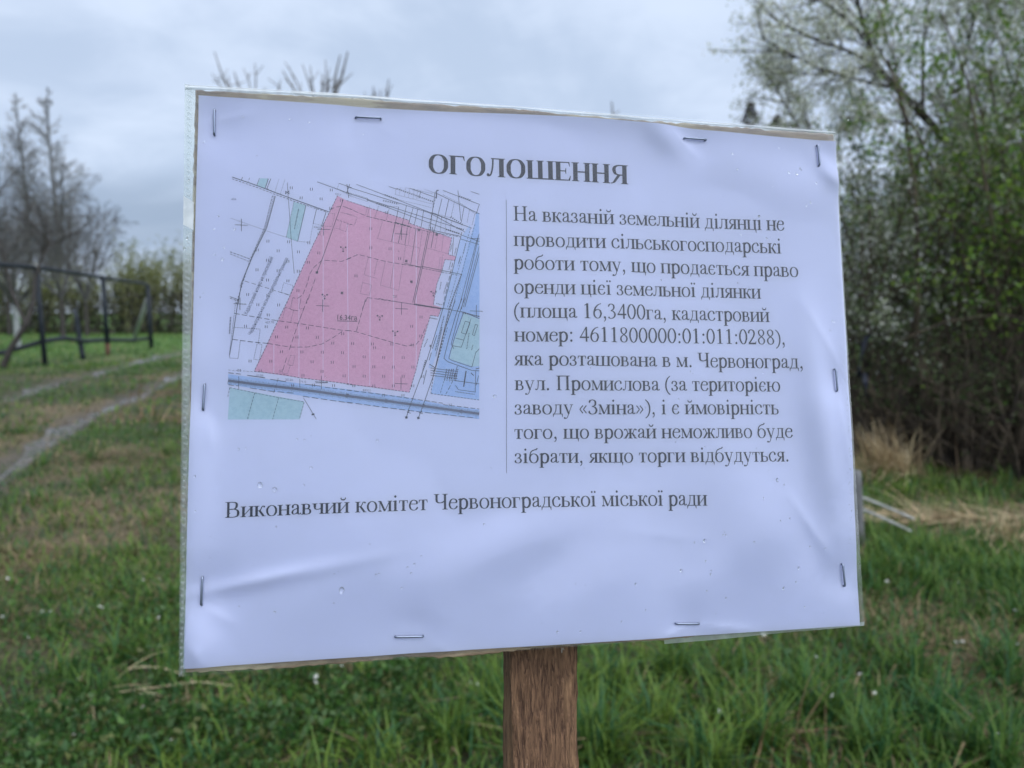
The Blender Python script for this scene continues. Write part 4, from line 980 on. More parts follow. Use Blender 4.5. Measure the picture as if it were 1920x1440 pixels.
# ================================================================== GRASS
M_BLADE = attr_mat('grass_blade', .5, .30, .22)
def in_view(x, y, m=.6): return np.abs(x) < .76 * y + m
def blades(rng, x, y, Lmin, Lmax, wmin, wmax, straw, flat=0.0, tint=None, zoff=0.0):
    """one tapered, bent blade per point: 6 points, 2 faces"""
    n = len(x); az = rng.uniform(0, 2 * np.pi, n); Ls = rng.uniform(Lmin, Lmax, n) * rng.uniform(.7, 1.1, n); w = rng.uniform(wmin, wmax, n)
    is_straw = rng.random(n) < straw
    lean = np.clip(rng.gamma(2.0, .22, n) + flat, 0, 1.45); lean = np.where(is_straw, np.clip(lean + .55, 0, 1.5), lean)
    bend = lean + rng.uniform(.25, .95, n)
    dx, dy = np.cos(az), np.sin(az); sx, sy = -dy, dx
    z0 = hgt(x, y) + zoff
    h1 = Ls * .5; x1 = x + dx * h1 * np.sin(lean); y1 = y + dy * h1 * np.sin(lean); z1 = z0 + h1 * np.cos(lean)
    b2 = np.minimum(bend, 1.75); x2 = x1 + dx * h1 * np.sin(b2); y2 = y1 + dy * h1 * np.sin(b2); z2 = np.maximum(z1 + h1 * np.cos(b2), z0 + .004)
    V = np.zeros((n, 6, 3))
    for k, (px, py, pz, f) in enumerate(((x, y, z0 - .01, .8), (x1, y1, z1, 1.0), (x2, y2, z2, .12))):
        V[:, 2 * k, 0] = px - sx * w * f / 2; V[:, 2 * k, 1] = py - sy * w * f / 2; V[:, 2 * k, 2] = pz
        V[:, 2 * k + 1, 0] = px + sx * w * f / 2; V[:, 2 * k + 1, 1] = py + sy * w * f / 2; V[:, 2 * k + 1, 2] = pz
    t = rng.random(n); g = fbm(x * 1.7, y * 1.7, 61); 
    c_ = lerp((.028, .092, .018), (.140, .215, .034), np.clip(t * .7 + g * 1.1 - .45, 0, 1))
    blu = (rng.random(n) < .22); c_[blu] = np.array((.035, .105, .038)) * rng.uniform(.8, 1.25, (blu.sum(), 1))
    if tint is not None: c_ = c_ * np.asarray(tint)
    sc = lerp((.30, .235, .13), (.16, .115, .065), rng.random(n)); c_ = np.where(is_straw[:, None], sc, c_)
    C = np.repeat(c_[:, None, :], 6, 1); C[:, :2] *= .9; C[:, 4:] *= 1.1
    b0 = np.arange(n)[:, None] * 6
    F = np.concatenate([b0 + np.array([[0, 1, 3, 2]]), b0 + np.array([[2, 3, 5, 4]])], 0)
    return V.reshape(-1, 3), F, C.reshape(-1, 3)
def join(parts):
    V, F, C = [], [], []; o = 0
    for v, f, c_ in parts: V.append(v); F.append(f + o); C.append(c_); o += len(v)
    return np.concatenate(V), np.concatenate(F), np.concatenate(C)
def scatter(rng, n, y0, y1, m=.6, pw=1.0):
    y = y0 + (y1 - y0) * rng.random(n * 3) ** pw; xm = .76 * y1 + m; x = rng.uniform(-xm, xm, n * 3)
    k = in_view(x, y, m); return x[k][:n], y[k][:n]
rng = np.random.default_rng(11)
parts = []
def sow(n, y0, y1, Lr, wr, pw=1.0, rut_keep=.42, lush=None):
    x, y = scatter(rng, n, y0, y1, .9, pw)
    keep = rng.random(len(x)) < np.where(rut_mask(x, y) > .25, rut_keep, 1.0)
    bare = fbm(x * 1.4, y * 1.4, 71, 3); keep &= rng.random(len(x)) < np.clip((bare - .22) * 4.5, .12, 1)
    x, y = x[keep], y[keep]; st = straw_field(x, y)
    h = .55 + .9 * fbm(x * 2.3, y * 2.3, 81)                        # tall and short patches
    V, F, C = blades(rng, x, y, Lr[0], Lr[1], wr[0], wr[1], np.clip(.11 + .55 * st, 0, .8))
    V = V.reshape(-1, 6, 3); z0 = hgt(x, y); hh = np.where(x < -.35, h * .72, h)
    V[:, :, 2] = z0[:, None] + (V[:, :, 2] - z0[:, None]) * hh[:, None]
    parts.append((V.reshape(-1, 3), F, C))
sow(70000, 1.25, 3.2, (.03, .115), (.0028, .0055))
sow(60000, 3.0, 6.5, (.03, .10), (.004, .008))
sow(58000, 6.2, 15, (.05, .13), (.007, .014))
sow(50000, 14, 46, (.06, .16), (.016, .035), 1.3)
# tufts: many long blades from one foot
def tuft(x, y, n, Lr, wr, straw, spread=.05, tint=None, flat=0.0):
    a = rng.uniform(0, 2 * np.pi, n); r = spread * np.sqrt(rng.random(n))
    parts.append(blades(rng, x + r * np.cos(a), y + r * np.sin(a), Lr[0], Lr[1], wr[0], wr[1], straw, flat, tint))
for px, py, n, L_ in ((1000, 1300, 130, .22), (930, 1330, 90, .22), (1120, 1400, 150, .24), (1230, 1360, 130, .20), (1330, 1420, 130, .22), (1420, 1380, 120, .2), (1540, 1330, 140, .20), (1480, 1290, 90, .2), (860, 1390, 90, .2), (1150, 1290, 90, .2), (1640, 1400, 120, .2), (1760, 1330, 120, .2), (1850, 1420, 120, .22), (1700, 1240, 90, .18), (1880, 1230, 100, .2), (330, 1250, 60, .18), (240, 1215, 70, .16), (1260, 1250, 110, .2), (1380, 1240, 90, .2), (700, 1420, 60, .18), (1050, 1240, 90, .22), (980, 1420, 110, .22)):
    gx_, gy_ = ground(px, py + 25); tuft(gx_, gy_, n, (L_ * .45, L_ * 1.05), (.003, .0062), .05, .05)
for k in range(70):
    gx_, gy_ = ground(rng.uniform(1600, 1930), rng.uniform(1000, 1120)); tuft(gx_, gy_, 46, (.05, .13), (.003, .006), .08, .09)
for k in range(40):
    gx_, gy_ = ground(rng.uniform(1600, 1930), rng.uniform(890, 960)); tuft(gx_, gy_, 40, (.05, .13), (.004, .007), .12, .10)
for k in range(90):
    y = rng.uniform(1.6, 6); x = rng.uniform(-.2, .75 * y + .3)
    tuft(x, y, int(rng.uniform(25, 60)), (.07, .19), (.003, .006), rng.choice([.05, .05, .3]), .04)
for k in range(110):
    y = rng.uniform(1.5, 7); x = rng.uniform(-.75 * y - .3, -.3)
    if rut_mask(np.array([x]), np.array([y]))[0] < .1: tuft(x, y, int(rng.uniform(25, 60)), (.06, .15), (.003, .006), rng.choice([.05, .1, .5]), .05)
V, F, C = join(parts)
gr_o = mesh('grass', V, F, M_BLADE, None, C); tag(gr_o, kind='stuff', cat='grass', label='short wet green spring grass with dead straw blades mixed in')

# broad-leaved weeds among the grass, thickest under the lower left of the notice
M_LEAF = attr_mat('soft_leaf', .5, .42, .3)
def leaves(rng, P, size, cols, up=0.0, ratio=.55, jitter=.25, curl=.18):
    """kite-shaped leaves, 2 faces each, at points P"""
    n = len(P); size = np.broadcast_to(size, (n,)) * rng.uniform(.65, 1.3, n)
    d = rng.normal(0, 1, (n, 3)); d[:, 2] += up; d /= np.linalg.norm(d, axis=1)[:, None]
    q = rng.normal(0, 1, (n, 3)); s = np.cross(d, q); s /= np.linalg.norm(s, axis=1)[:, None] + 1e-9; nrm = np.cross(d, s)
    a = P; m_ = P + d * (size * .5)[:, None]; t = P + d * size[:, None] - nrm * (size * curl)[:, None]; hw = (size * ratio / 2)[:, None]
    V = np.stack([a, m_ + s * hw + nrm * hw * .5, t, m_ - s * hw + nrm * hw * .5], 1)
    V = np.stack([V[:, 0], V[:, 1], V[:, 2], V[:, 3]], 1)
    cols = np.asarray(cols); c_ = cols[rng.integers(0, len(cols), n)] * rng.uniform(1 - jitter, 1 + jitter, (n, 1))
    b0 = np.arange(n)[:, None] * 4
    F = np.concatenate([b0 + np.array([[0, 1, 2]]), b0 + np.array([[0, 2, 3]])], 0)
    return V.reshape(-1, 3), F, np.repeat(c_[:, None, :], 4, 1).reshape(-1, 3)
rng = np.random.default_rng(12)
WG = [(.055, .135, .028), (.080, .160, .034), (.045, .110, .032), (.085, .150, .055), (.035, .085, .020), (.13, .15, .05)]
pts = []
def patch(px, py, rx, ry, n, hmax):
    cx, cy = ground(px, py)
    a = rng.uniform(0, 2 * np.pi, n); r = np.sqrt(rng.random(n)); x = cx + rx * r * np.cos(a); y = cy + ry * r * np.sin(a)
    k = fbm(x * 7, y * 7, 91, 2); keep = rng.random(n) < np.clip((k - .3) * 4, .1, 1); x, y, k = x[keep], y[keep], k[keep]
    pts.append(np.stack([x, y, hgt(x, y) + (.01 + hmax * k * rng.random(len(x)) ** .6)], 1))
patch(560, 1360, .42, .26, 3000, .09); patch(330, 1400, .40, .24, 1900, .06); patch(760, 1330, .25, .2, 1300, .10); patch(120, 1420, .35, .2, 1000, .06)
patch(300, 1190, .4, .3, 900, .06); patch(120, 1130, .5, .4, 700, .05); patch(1400, 1300, .6, .3, 700, .05); patch(1780, 1300, .5, .4, 600, .05); patch(560, 1250, .5, .3, 1200, .09)
P = np.concatenate(pts)
V, F, C = leaves(rng, P, rng.uniform(.010, .027, len(P)), WG, .7, .62)
w_o = mesh('weed_leaves', V, F, M_LEAF, None, C); tag(w_o, kind='stuff', cat='weeds', label='low broad-leaved weeds growing among the grass')

# small white fallen petals
rng = np.random.default_rng(13)
M_PETAL = flat_mat('white_petal', (.80, .80, .76), .6)
def petal_mesh():
    V = [(0, 0, .004)]; F = []
    for k in range(5):
        a = 2 * math.pi * k / 5; b0 = len(V)
        for (r, da, z) in ((.55, -.42, .0022), (1.0, -.25, .005), (1.05, .1, .006), (.9, .38, .005), (.5, .42, .0022)): V.append((r * .006 * math.cos(a + da), r * .006 * math.sin(a + da), z))
        F.append([0, b0, b0 + 1, b0 + 2, b0 + 3, b0 + 4])
    return V, F
PV, PF = petal_mesh(); p0 = None
PX = [(1560, 1335), (1612, 1285), (1817, 1372), (1790, 1220), (1804, 1220), (1903, 1158), (1717, 1063), (1795, 1110), (1640, 1325), (1738, 1030), (1906, 1221), (1528, 1252), (1432, 1200), (895, 1310), (640, 1270), (595, 1290), (590, 1300), (140, 1410), (220, 963), (185, 1148), (195, 1155), (80, 1165), (150, 1296), (58, 1215), (97, 1165), (320, 1410), (270, 1352), (260, 1410), (1350, 1362), (1395, 1378), (880, 1305), (1663, 1105), (1855, 1435), (1870, 1400), (915, 1338), (300, 1096), (270, 1097), (5, 1170), (300, 1180), (14, 1095)]
for i, (x, y) in enumerate(PX):
    gx_, gy_ = ground(x, y + 8)
    if p0 is None: o = p0 = mesh('fallen_blossom', PV, PF, M_PETAL)
    else: o = link(p0.copy())
    o.location = (gx_, gy_, float(hgt(gx_, gy_)) + .045); o.rotation_euler = (rng.uniform(-.7, .7), rng.uniform(-.7, .7), rng.uniform(0, 6))
    s = rng.uniform(.6, 1.15) if i else 1.25; o.scale = (s, s, s)
    tag(o, 'tiny white blossom lying loose in the green grass', 'blossom', 'fallen white blossoms in the grass')

# ================================================================== WOODY PLANTS
def tubes(segs, cols=None):
    """segs: (n,8) p0 p1 r0 r1 -> triangular to six-sided tubes"""
    segs = np.asarray(segs, float); out = []
    for lo, hi, k in ((0, .004, 3), (.004, .02, 4), (.02, 9, 8)):
        s = segs[(segs[:, 6] >= lo) & (segs[:, 6] < hi)]
        if not len(s): continue
        p, q = s[:, :3], s[:, 3:6]; d = q - p; d /= np.linalg.norm(d, axis=1)[:, None] + 1e-9
        ref = np.where(np.abs(d[:, 2:3]) > .9, np.array([[1., 0, 0]]), np.array([[0., 0, 1]])); a = np.cross(d, ref); a /= np.linalg.norm(a, axis=1)[:, None]; e = np.cross(d, a)
        V = np.zeros((len(s), 2 * k, 3))
        for j in range(k):
            t = 2 * np.pi * j / k; o = a * math.cos(t) + e * math.sin(t)
            V[:, j] = p + o * s[:, 6:7]; V[:, k + j] = q + o * s[:, 7:8]
        b0 = np.arange(len(s))[:, None] * 2 * k
        F = np.concatenate([b0 + np.array([[j, (j + 1) % k, k + (j + 1) % k, k + j]]) for j in range(k)], 0)
        out.append((V.reshape(-1, 3), F, np.zeros((len(s) * 2 * k, 3))))
    V, F, _ = join(out); return V, F
class Plant:
    def __init__(s, seed): s.r = random.Random(seed); s.segs = []; s.tips = []
    def grow(s, p, d, L, r, lv, kids, seg=None, wob=.12, grav=0.0, ang=(.5, .9), taper=.55, start=.25, klen=(.4, .7), krad=.5, end=.35, minr=.0012):
        """kids: list with the number of side branches for each level still to come"""
        R_ = s.r; n = seg or max(3, int(3 + 4 * (len(kids) > 1)))
        p = Vector(p); d = Vector(d).normalized(); nodes = []
        for i in range(n):
            t0, t1 = i / n, (i + 1) / n
            d = (d + Vector((R_.gauss(0, wob), R_.gauss(0, wob), R_.gauss(0, wob) + grav))).normalized()
            q = p + d * (L / n); ra, rb = r * (1 - (1 - end) * t0), r * (1 - (1 - end) * t1)
            s.segs.append((*p, *q, max(ra, minr), max(rb, minr))); nodes.append((t1, q.copy(), d.copy(), rb))
            if not kids: s.tips.append((q.copy(), d.copy()))
            p = q
        if kids:
            for k in range(kids[0]):
                t = start + (1 - start) * (k + R_.random()) / kids[0]
                i = min(n - 1, int(t * n)); a = s.segs[-n + i] if False else None
                t1, q, dd, rb = nodes[i]
                f = (t * n) - i; prev = nodes[i - 1][1] if i else Vector(s._p0 if False else q - dd * (L / n))
                base = prev.lerp(q, f)
                side = dd.cross(Vector((R_.gauss(0, 1), R_.gauss(0, 1), R_.gauss(0, 1)))).normalized()
                an = R_.uniform(*ang); nd = dd * math.cos(an) + side * math.sin(an)
                s.grow(base, nd, L * R_.uniform(*klen) * (1 - .55 * t), max(rb * krad * R_.uniform(.7, 1.1), minr), lv + 1, kids[1:], None, wob, grav, ang, taper, start, klen, krad, end, minr)
    def mesh(s, name, mat, parent): V, F = tubes(s.segs); return mesh(name, V, F, mat, parent, smooth=False)
M_BARK = noise_mat('dark_bark', (.030, .027, .026), (.075, .066, .058), (30, 30, 8), .85, .5, .01)
M_TREE = noise_mat('bare_tree_bark', (.055, .053, .052), (.125, .12, .115), (6, 6, 6), .85, .2, .01)
M_TWIG = noise_mat('grey_brown_twigs', (.085, .068, .055), (.17, .135, .105), (9, 9, 9), .8, .2, .005)
M_TWIGD = noise_mat('dark_thicket_twigs', (.038, .031, .025), (.13, .10, .07), (7, 7, 7), .85, .2, .005)
M_BIRCH = noise_mat('birch_bark', (.07, .07, .072), (.20, .20, .20), (3, 3, 9), .7, .2, .01)
M_BTWIG = noise_mat('birch_twigs', (.17, .165, .165), (.27, .26, .255), (3, 3, 3), .8, 0, .01)
M_WILLOW = noise_mat('willow_shoots', (.13, .135, .065), (.24, .24, .11), (2, 2, 2), .8, 0, .01)
M_SUMAC = noise_mat('velvet_sumac_bark', (.10, .095, .095), (.18, .165, .155), (20, 20, 20), .9, .2, .004)
M_CONE = noise_mat('dark_red_seed_head', (.035, .018, .018), (.10, .045, .040), (60, 60, 60), .9, .6, .006)
M_LIME = noise_mat('whitewash', (.24, .25, .25), (.40, .41, .40), (9, 9, 9), .9, .2, .004)

# --- thicket on the right
GREY = [(.20, .25, .13), (.28, .32, .20), (.13, .18, .075), (.44, .46, .38), (.58, .59, .55)]
PALE = [(.50, .53, .38), (.62, .64, .53), (.72, .73, .67), (.80, .80, .77), (.34, .40, .20)]
FRESH = [(.105, .20, .022), (.145, .235, .03), (.075, .155, .022), (.18, .26, .04), (.045, .10, .022)]
DARK = [(.055, .095, .03), (.08, .13, .04), (.11, .15, .055), (.09, .085, .055)]
def shrub(name, px, Y, H, W_, seed, cols, leafsize, nst, label, cat, lf_lo=.28, per=2, twig=M_TWIGD, kids=(9, 5), lean=(0, 0), group=None, drop=1.0, flw=0):
    x = xat(px, Y); z = float(hgt(x, Y)); root = empty(name, (x, Y, z)); tag(root, label, cat, group)
    pl = Plant(seed); rn = pl.r
    for k in range(nst):
        a = rn.uniform(0, 6.283); sp = rn.uniform(.1, 1) * W_ / H
        d = (math.cos(a) * sp + lean[0], math.sin(a) * sp * .8 + lean[1], 1)
        pl.grow((rn.gauss(0, .12 * W_), rn.gauss(0, .10 * W_), -.05), d, H * rn.uniform(.65, 1.02), rn.uniform(.010, .022), 0, list(kids), 7, .10, .01, (.4, 1.1), start=.12, klen=(.32, .6), krad=.5)
    pl.mesh('stems', twig, root)
    rg = np.random.default_rng(seed); P = np.array([t[0] for t in pl.tips]); P = np.repeat(P, per + 2, 0) + rg.normal(0, .04, (len(P) * (per + 2), 3))
    zc = P[:, 2] / H; k = (rg.random(len(P)) < np.clip((zc - lf_lo) * 5, .06, 1) * drop); P = P[k]
    V, F, C = leaves(rg, P, leafsize, cols, .2, .6)
    mesh('foliage', V, F, M_LEAF, root, C)
    return root, pl
shrub('thicket_shrub', 1640, 5.5, 2.25, .95, 101, GREY, .032, 18, 'grey-green budding shrub with pale blossom specks at the right edge of the notice', 'shrub', .16, 2)
shrub('thicket_shrub', 1790, 5.25, 2.75, 1.0, 102, GREY[:3] + FRESH, .032, 15, 'tall mixed green and grey shrub in the middle of the thicket, bare at its foot', 'shrub', .24, 2)
shrub('thicket_shrub', 1925, 4.9, 3.1, .95, 103, FRESH, .036, 13, 'bright fresh-green leafy shrub at the right edge of the photo', 'shrub', .24, 2)
shrub('thicket_shrub', 2090, 5.1, 3.2, 1.0, 104, FRESH, .034, 12, 'green shrub farthest to the right, mostly beyond the edge of the photo', 'shrub', .24, 2)
shrub('thicket_shrub', 1850, 6.0, 3.4, 1.1, 110, GREY + FRESH[:2], .034, 16, 'tallest grey-green shrub, standing behind the fresh-green one under the plum tree', 'shrub', .30, 2)
shrub('thicket_shrub', 1700, 7.4, 2.7, 1.3, 105, DARK, .045, 15, 'dark shrub deep behind the grey-green budding shrub', 'shrub', .10, 2)
shrub('thicket_shrub', 1880, 7.2, 2.9, 1.3, 106, DARK, .045, 15, 'dark shrub deep behind the fresh-green leafy shrub', 'shrub', .10, 2)
shrub('thicket_shrub', 2080, 7.6, 3.0, 1.4, 107, DARK, .045, 13, 'dark shrub far back at the right edge of the thicket', 'shrub', .10, 2)
shrub('thicket_shrub', 1770, 9.6, 3.0, 1.8, 108, DARK, .06, 14, 'rearmost dark shrub closing the thicket behind the others', 'shrub', .05, 2)
shrub('thicket_shrub', 1990, 10.2, 3.2, 1.8, 109, DARK, .06, 14, 'rearmost dark shrub at the right behind the leaning plum tree', 'shrub', .05, 2)
# bare brown scrub at the foot of the thicket
for i, (px, Y, sd_, lb) in enumerate(((1700, 5.0, 121, 'tangle of bare brown stems under the grey-green shrub'), (1830, 4.75, 122, 'tangle of bare brown stems under the middle of the thicket'), (1950, 4.55, 123, 'tangle of bare brown stems under the fresh-green shrub at the right edge'))):
    shrub('bare_scrub', px, Y, 1.0, .75, sd_, DARK, .022, 26, lb, 'scrub', .3, 1, M_TWIGD, (7, 3), drop=.4)

# plum tree leaning out over the notice, in blossom and young leaf
def plum():
    Y = 6.4; x = xat(1860, Y); root = empty('plum_tree', (x, Y, 0))
    tag(root, 'tall pale blossoming plum tree leaning left out of the thicket, with a dark slanting limb', 'tree')
    pl = Plant(131)
    def poly(P, r0, r1):
        P = [at(p[0], p[1], p[2]) - Vector((x, Y, 0)) for p in P]; n = len(P) - 1
        for i in range(n): pl.segs.append((*P[i], *P[i + 1], r0 + (r1 - r0) * i / n, r0 + (r1 - r0) * (i + 1) / n))
        return P
    poly([(1862, 870, 6.4), (1850, 620, 6.4), (1825, 430, 6.35), (1790, 280, 6.3)], .050, .034)
    limb = poly([(1790, 280, 6.3), (1730, 215, 6.2), (1680, 165, 6.1), (1642, 122, 6.0), (1628, 75, 5.95), (1610, 10, 5.9), (1590, -90, 5.85)], .034, .012)
    up = poly([(1790, 280, 6.3), (1800, 150, 6.3), (1830, 20, 6.3), (1840, -140, 6.3)], .017, .009)
    up2 = poly([(1825, 430, 6.35), (1880, 250, 6.3), (1930, 60, 6.2), (1960, -120, 6.2)], .016, .009)
    sub = [poly([(1642, 122, 6.0), (1590, 95, 5.9), (1530, 75, 5.8), (1470, 45, 5.7), (1425, 12, 5.6)], .016, .006),
           poly([(1680, 165, 6.1), (1610, 150, 5.9), (1540, 130, 5.75), (1470, 95, 5.6), (1430, 72, 5.55)], .015, .005),
           poly([(1642, 122, 6.0), (1580, 135, 6.0), (1500, 140, 5.9), (1452, 128, 5.85)], .012, .004),
           poly([(1628, 75, 5.95), (1570, 20, 5.85), (1500, -20, 5.75), (1430, -60, 5.7)], .014, .006),
           poly([(1700, 185, 6.15), (1630, 60, 6.4), (1560, -20, 6.5), (1500, -90, 6.6)], .014, .006),
           poly([(1760, 250, 6.25), (1690, 230, 6.0), (1620, 215, 5.9), (1570, 230, 5.85)], .012, .005),
           poly([(1730, 215, 6.2), (1730, 110, 6.5), (1740, 0, 6.6), (1730, -90, 6.7)], .016, .007),
           poly([(1628, 75, 5.95), (1660, 10, 6.1), (1690, -60, 6.2), (1700, -130, 6.2)], .014, .006),
           poly([(1610, 10, 5.9), (1540, -50, 5.8), (1480, -120, 5.8)], .012, .006), poly([(1500, 245, 5.8), (1470, 190, 5.8), (1442, 142, 5.8)], .006, .003), poly([(1620, 215, 5.9), (1550, 260, 5.85), (1500, 245, 5.8)], .009, .006)]
    rn = pl.r
    def deck(P, n, Lr, kids):
        for k in range(n):
            t = rn.random() * (len(P) - 1); i = int(t); q = P[i].lerp(P[i + 1], t - i); dd = (P[i + 1] - P[i]).normalized()
            side = dd.cross(Vector((rn.gauss(0, 1), rn.gauss(0, 1), rn.gauss(0, 1)))).normalized(); an = rn.uniform(.4, 1.1)
            pl.grow(q, dd * math.cos(an) + side * math.sin(an) + Vector((0, 0, .12)), rn.uniform(*Lr), .006, 1, kids, 5, .12, .01, (.4, 1.0), start=.15, klen=(.4, .7))
    for P in sub: deck(P, 15, (.16, .44), [5])
    deck(limb[2:], 16, (.4, .9), [6]); deck(up, 34, (.4, 1.1), [7, 3]); deck(up2, 34, (.4, 1.1), [7, 3])
    pl.mesh('trunk', M_BARK, root)
    rg = np.random.default_rng(132); P = np.array([t[0] for t in pl.tips]); P = np.repeat(P, 8, 0) + rg.normal(0, .028, (len(P) * 8, 3))
    V, F, C = leaves(rg, P, .021, PALE, .1, .66); mesh('crown', V, F, M_LEAF, root, C)
plum()
# arching bare stem across the thicket front
P = [at(*p) for p in ((1668, 648, 4.7), (1720, 625, 4.65), (1770, 604, 4.6), (1830, 595, 4.55), (1880, 590, 4.5), (1935, 602, 4.45), (2000, 660, 4.45), (2040, 800, 4.5), (2050, 915, 4.55))]
V, F = tube_path(P, [.004, .005, .006, .006, .007, .007, .008, .008, .009], 7)
o = mesh('arched_stem', V, F, M_TWIGD, None, smooth=True); tag(o, 'long brown bare stem arching across the front of the thicket', 'stem')

# dead leaves and dark litter under the thicket
rng = np.random.default_rng(14)
n = 9000; y = rng.uniform(4.3, 8.5, n); x = rng.uniform(2.0, 7.5, n); k = x > 2.15 + .55 * np.maximum(0, y - 4.9) * .6 + rng.normal(0, .12, n) - .1; k &= y > 4.95 - .14 * (x - 2.2) + rng.normal(0, .12, n); x, y = x[k], y[k]
P = np.stack([x, y, hgt(x, y) + .01 + .05 * rng.random(len(x))], 1)
V, F, C = leaves(rng, P, .05, [(.05, .036, .024), (.085, .06, .038), (.03, .024, .018), (.13, .095, .06)], .1, .6)
o = mesh('leaf_litter', V, F, M_LEAF, None, C); tag(o, kind='stuff', cat='leaf litter', label='dark dead leaves lying under the thicket')

# dry grass tussocks and fallen straw
M_STRAW = attr_mat('dry_straw', .7, .2, .25)
def straw_clump(name, px, py, n, Lr, wr, dirv, spread, label, lift=.5, w=.16, cols=((.52, .41, .25), (.36, .27, .16), (.64, .53, .34))):
    cx, cy = ground(px, py); rg = np.random.default_rng(int(px)); z0 = float(hgt(cx, cy))
    V, F, C = [], [], []
    for i in range(n):
        bx, by = rg.normal(0, spread[0]), rg.normal(0, spread[1]); d = np.array([dirv[0] + rg.normal(0, w), dirv[1] + rg.normal(0, w), dirv[2] + rg.normal(0, w)]); d /= np.linalg.norm(d)
        Ls = rg.uniform(*Lr); wd = rg.uniform(*wr); p = np.array([bx, by, float(hgt(cx + bx, cy + by)) - z0 + rg.uniform(.0, .05)]); b0 = len(V); c_ = np.array(cols[rg.integers(0, len(cols))]) * rg.uniform(.7, 1.2)
        s = np.cross(d, [0, 0, 1]); s /= np.linalg.norm(s) + 1e-9
        for k in range(5):
            ww = wd * (1 - .8 * k / 4) / 2; q = p.copy(); q[2] = max(q[2], .006 + float(hgt(cx + q[0], cy + q[1])) - z0)
            V += [q - s * ww, q + s * ww]; C += [c_, c_]
            d = d + np.array([0, 0, -lift * .5]) + rg.normal(0, .06, 3); d /= np.linalg.norm(d); p = p + d * Ls / 4
        for k in range(4): a = b0 + 2 * k; F.append([a, a + 1, a + 3, a + 2])
    o = mesh(name, np.array(V), np.array(F), M_STRAW, None, np.array(C)); o.location = (cx, cy, z0); return tag(o, label, 'dry grass')
straw_clump('dry_grass_tussock', 1668, 900, 420, (.18, .42), (.004, .009), (-.45, -.1, .9), (.08, .06), 'upright fan of dry straw at the foot of the thicket beside the notice', .42, .3)
straw_clump('dry_grass_tussock', 1615, 905, 260, (.16, .36), (.004, .009), (-.7, -.2, .35), (.12, .08), 'dry straw bent over to the left, tucked behind the right edge of the notice', .5, .3)
straw_clump('dry_straw_heap', 1800, 978, 420, (.12, .30), (.004, .010), (-.6, .1, .22), (.24, .06), 'flattened band of pale dry straw lying in the grass before the thicket', .3, .2)
straw_clump('dry_straw_heap', 1895, 1015, 200, (.12, .26), (.004, .010), (-.3, -.4, .3), (.08, .08), 'small heap of pale straw at the right edge of the photo', .35, .25)
straw_clump('dry_straw_heap', 1830, 905, 340, (.12, .28), (.003, .006), (-.5, .2, .12), (.38, .12), 'brownish dry stalks strewn along the dark foot of the thicket', .3, .25, ((.20, .14, .085), (.13, .095, .06), (.27, .20, .12)))
straw_clump('dry_straw_heap', 315, 790, 110, (.18, .4), (.007, .014), (.5, .1, .15), (.30, .14), 'tawny dead grass left of the notice beside the near wheel rut', .3, .4, ((.26, .16, .09), (.20, .125, .07), (.33, .22, .13)))
straw_clump('dry_straw_heap', 305, 738, 100, (.2, .45), (.008, .015), (.5, .1, .15), (.36, .3), 'tawny dead grass farther off between rut and notice', .3, .4, ((.26, .16, .09), (.20, .125, .07), (.33, .22, .13)))
straw_clump('dry_straw_heap', 190, 862, 420, (.09, .2), (.003, .006), (.5, .1, .08), (.22, .12), 'sparse straw in the grass right of the near wheel rut', .3, .3, ((.22, .16, .09), (.17, .12, .07), (.30, .22, .13)))
straw_clump('dry_straw_heap', 250, 1310, 26, (.12, .26), (.004, .008), (.8, .1, .22), (.12, .05), 'few dry blades lying in the grass below the notice corner', .3, .35)
straw_clump('dry_straw_heap', 1460, 1400, 34, (.08, .2), (.004, .007), (.2, -.3, .3), (.05, .04), 'little brown dead tuft among the green grass in front', .35, .6, ((.20, .13, .07), (.14, .095, .05)))

# two pale sticks and a grey post stub by the notice
def stick(name, A, B, r, mat, label, cat, bend=.01):
    A, B = Vector(A), Vector(B); P = [A.lerp(B, t) + Vector((0, 0, bend * math.sin(3.14 * t))) for t in (0, .2, .4, .6, .8, 1)]
    V, F = tube_path(P, [r, r * 1.05, r * .98, r, r * .93, r * .85], 8); o = mesh(name, V, F, mat, None, smooth=True); return tag(o, label, cat)
M_PALEW = noise_mat('bleached_wood', (.27, .275, .26), (.42, .425, .40), (30, 30, 30), .7, .3, .003)
M_GREYW = noise_mat('grey_weathered_wood', (.07, .072, .075), (.15, .152, .155), (40, 40, 9), .85, .6, .008)
for (a, e, lb) in (((1575, 966), (1712, 1008), 'pale bleached stick lying in the grass by the notice, the upper of two'), ((1575, 990), (1706, 1033), 'pale bleached stick lying in the grass by the notice, the lower of two')):
    A, B = ground(*a), ground(*e); stick('bleached_stick', (A[0], A[1], .13), (B[0], B[1], .085), .0062, M_PALEW, lb, 'stick', .004)
g_ = ground(1606, 1028); A = (g_[0], g_[1], -.05)
stick('post_stub', A, (g_[0] - .012, g_[1] + .03, .33), .034, M_GREYW, 'short grey weathered post stub in the grass right behind the edge of the notice', 'post', 0)
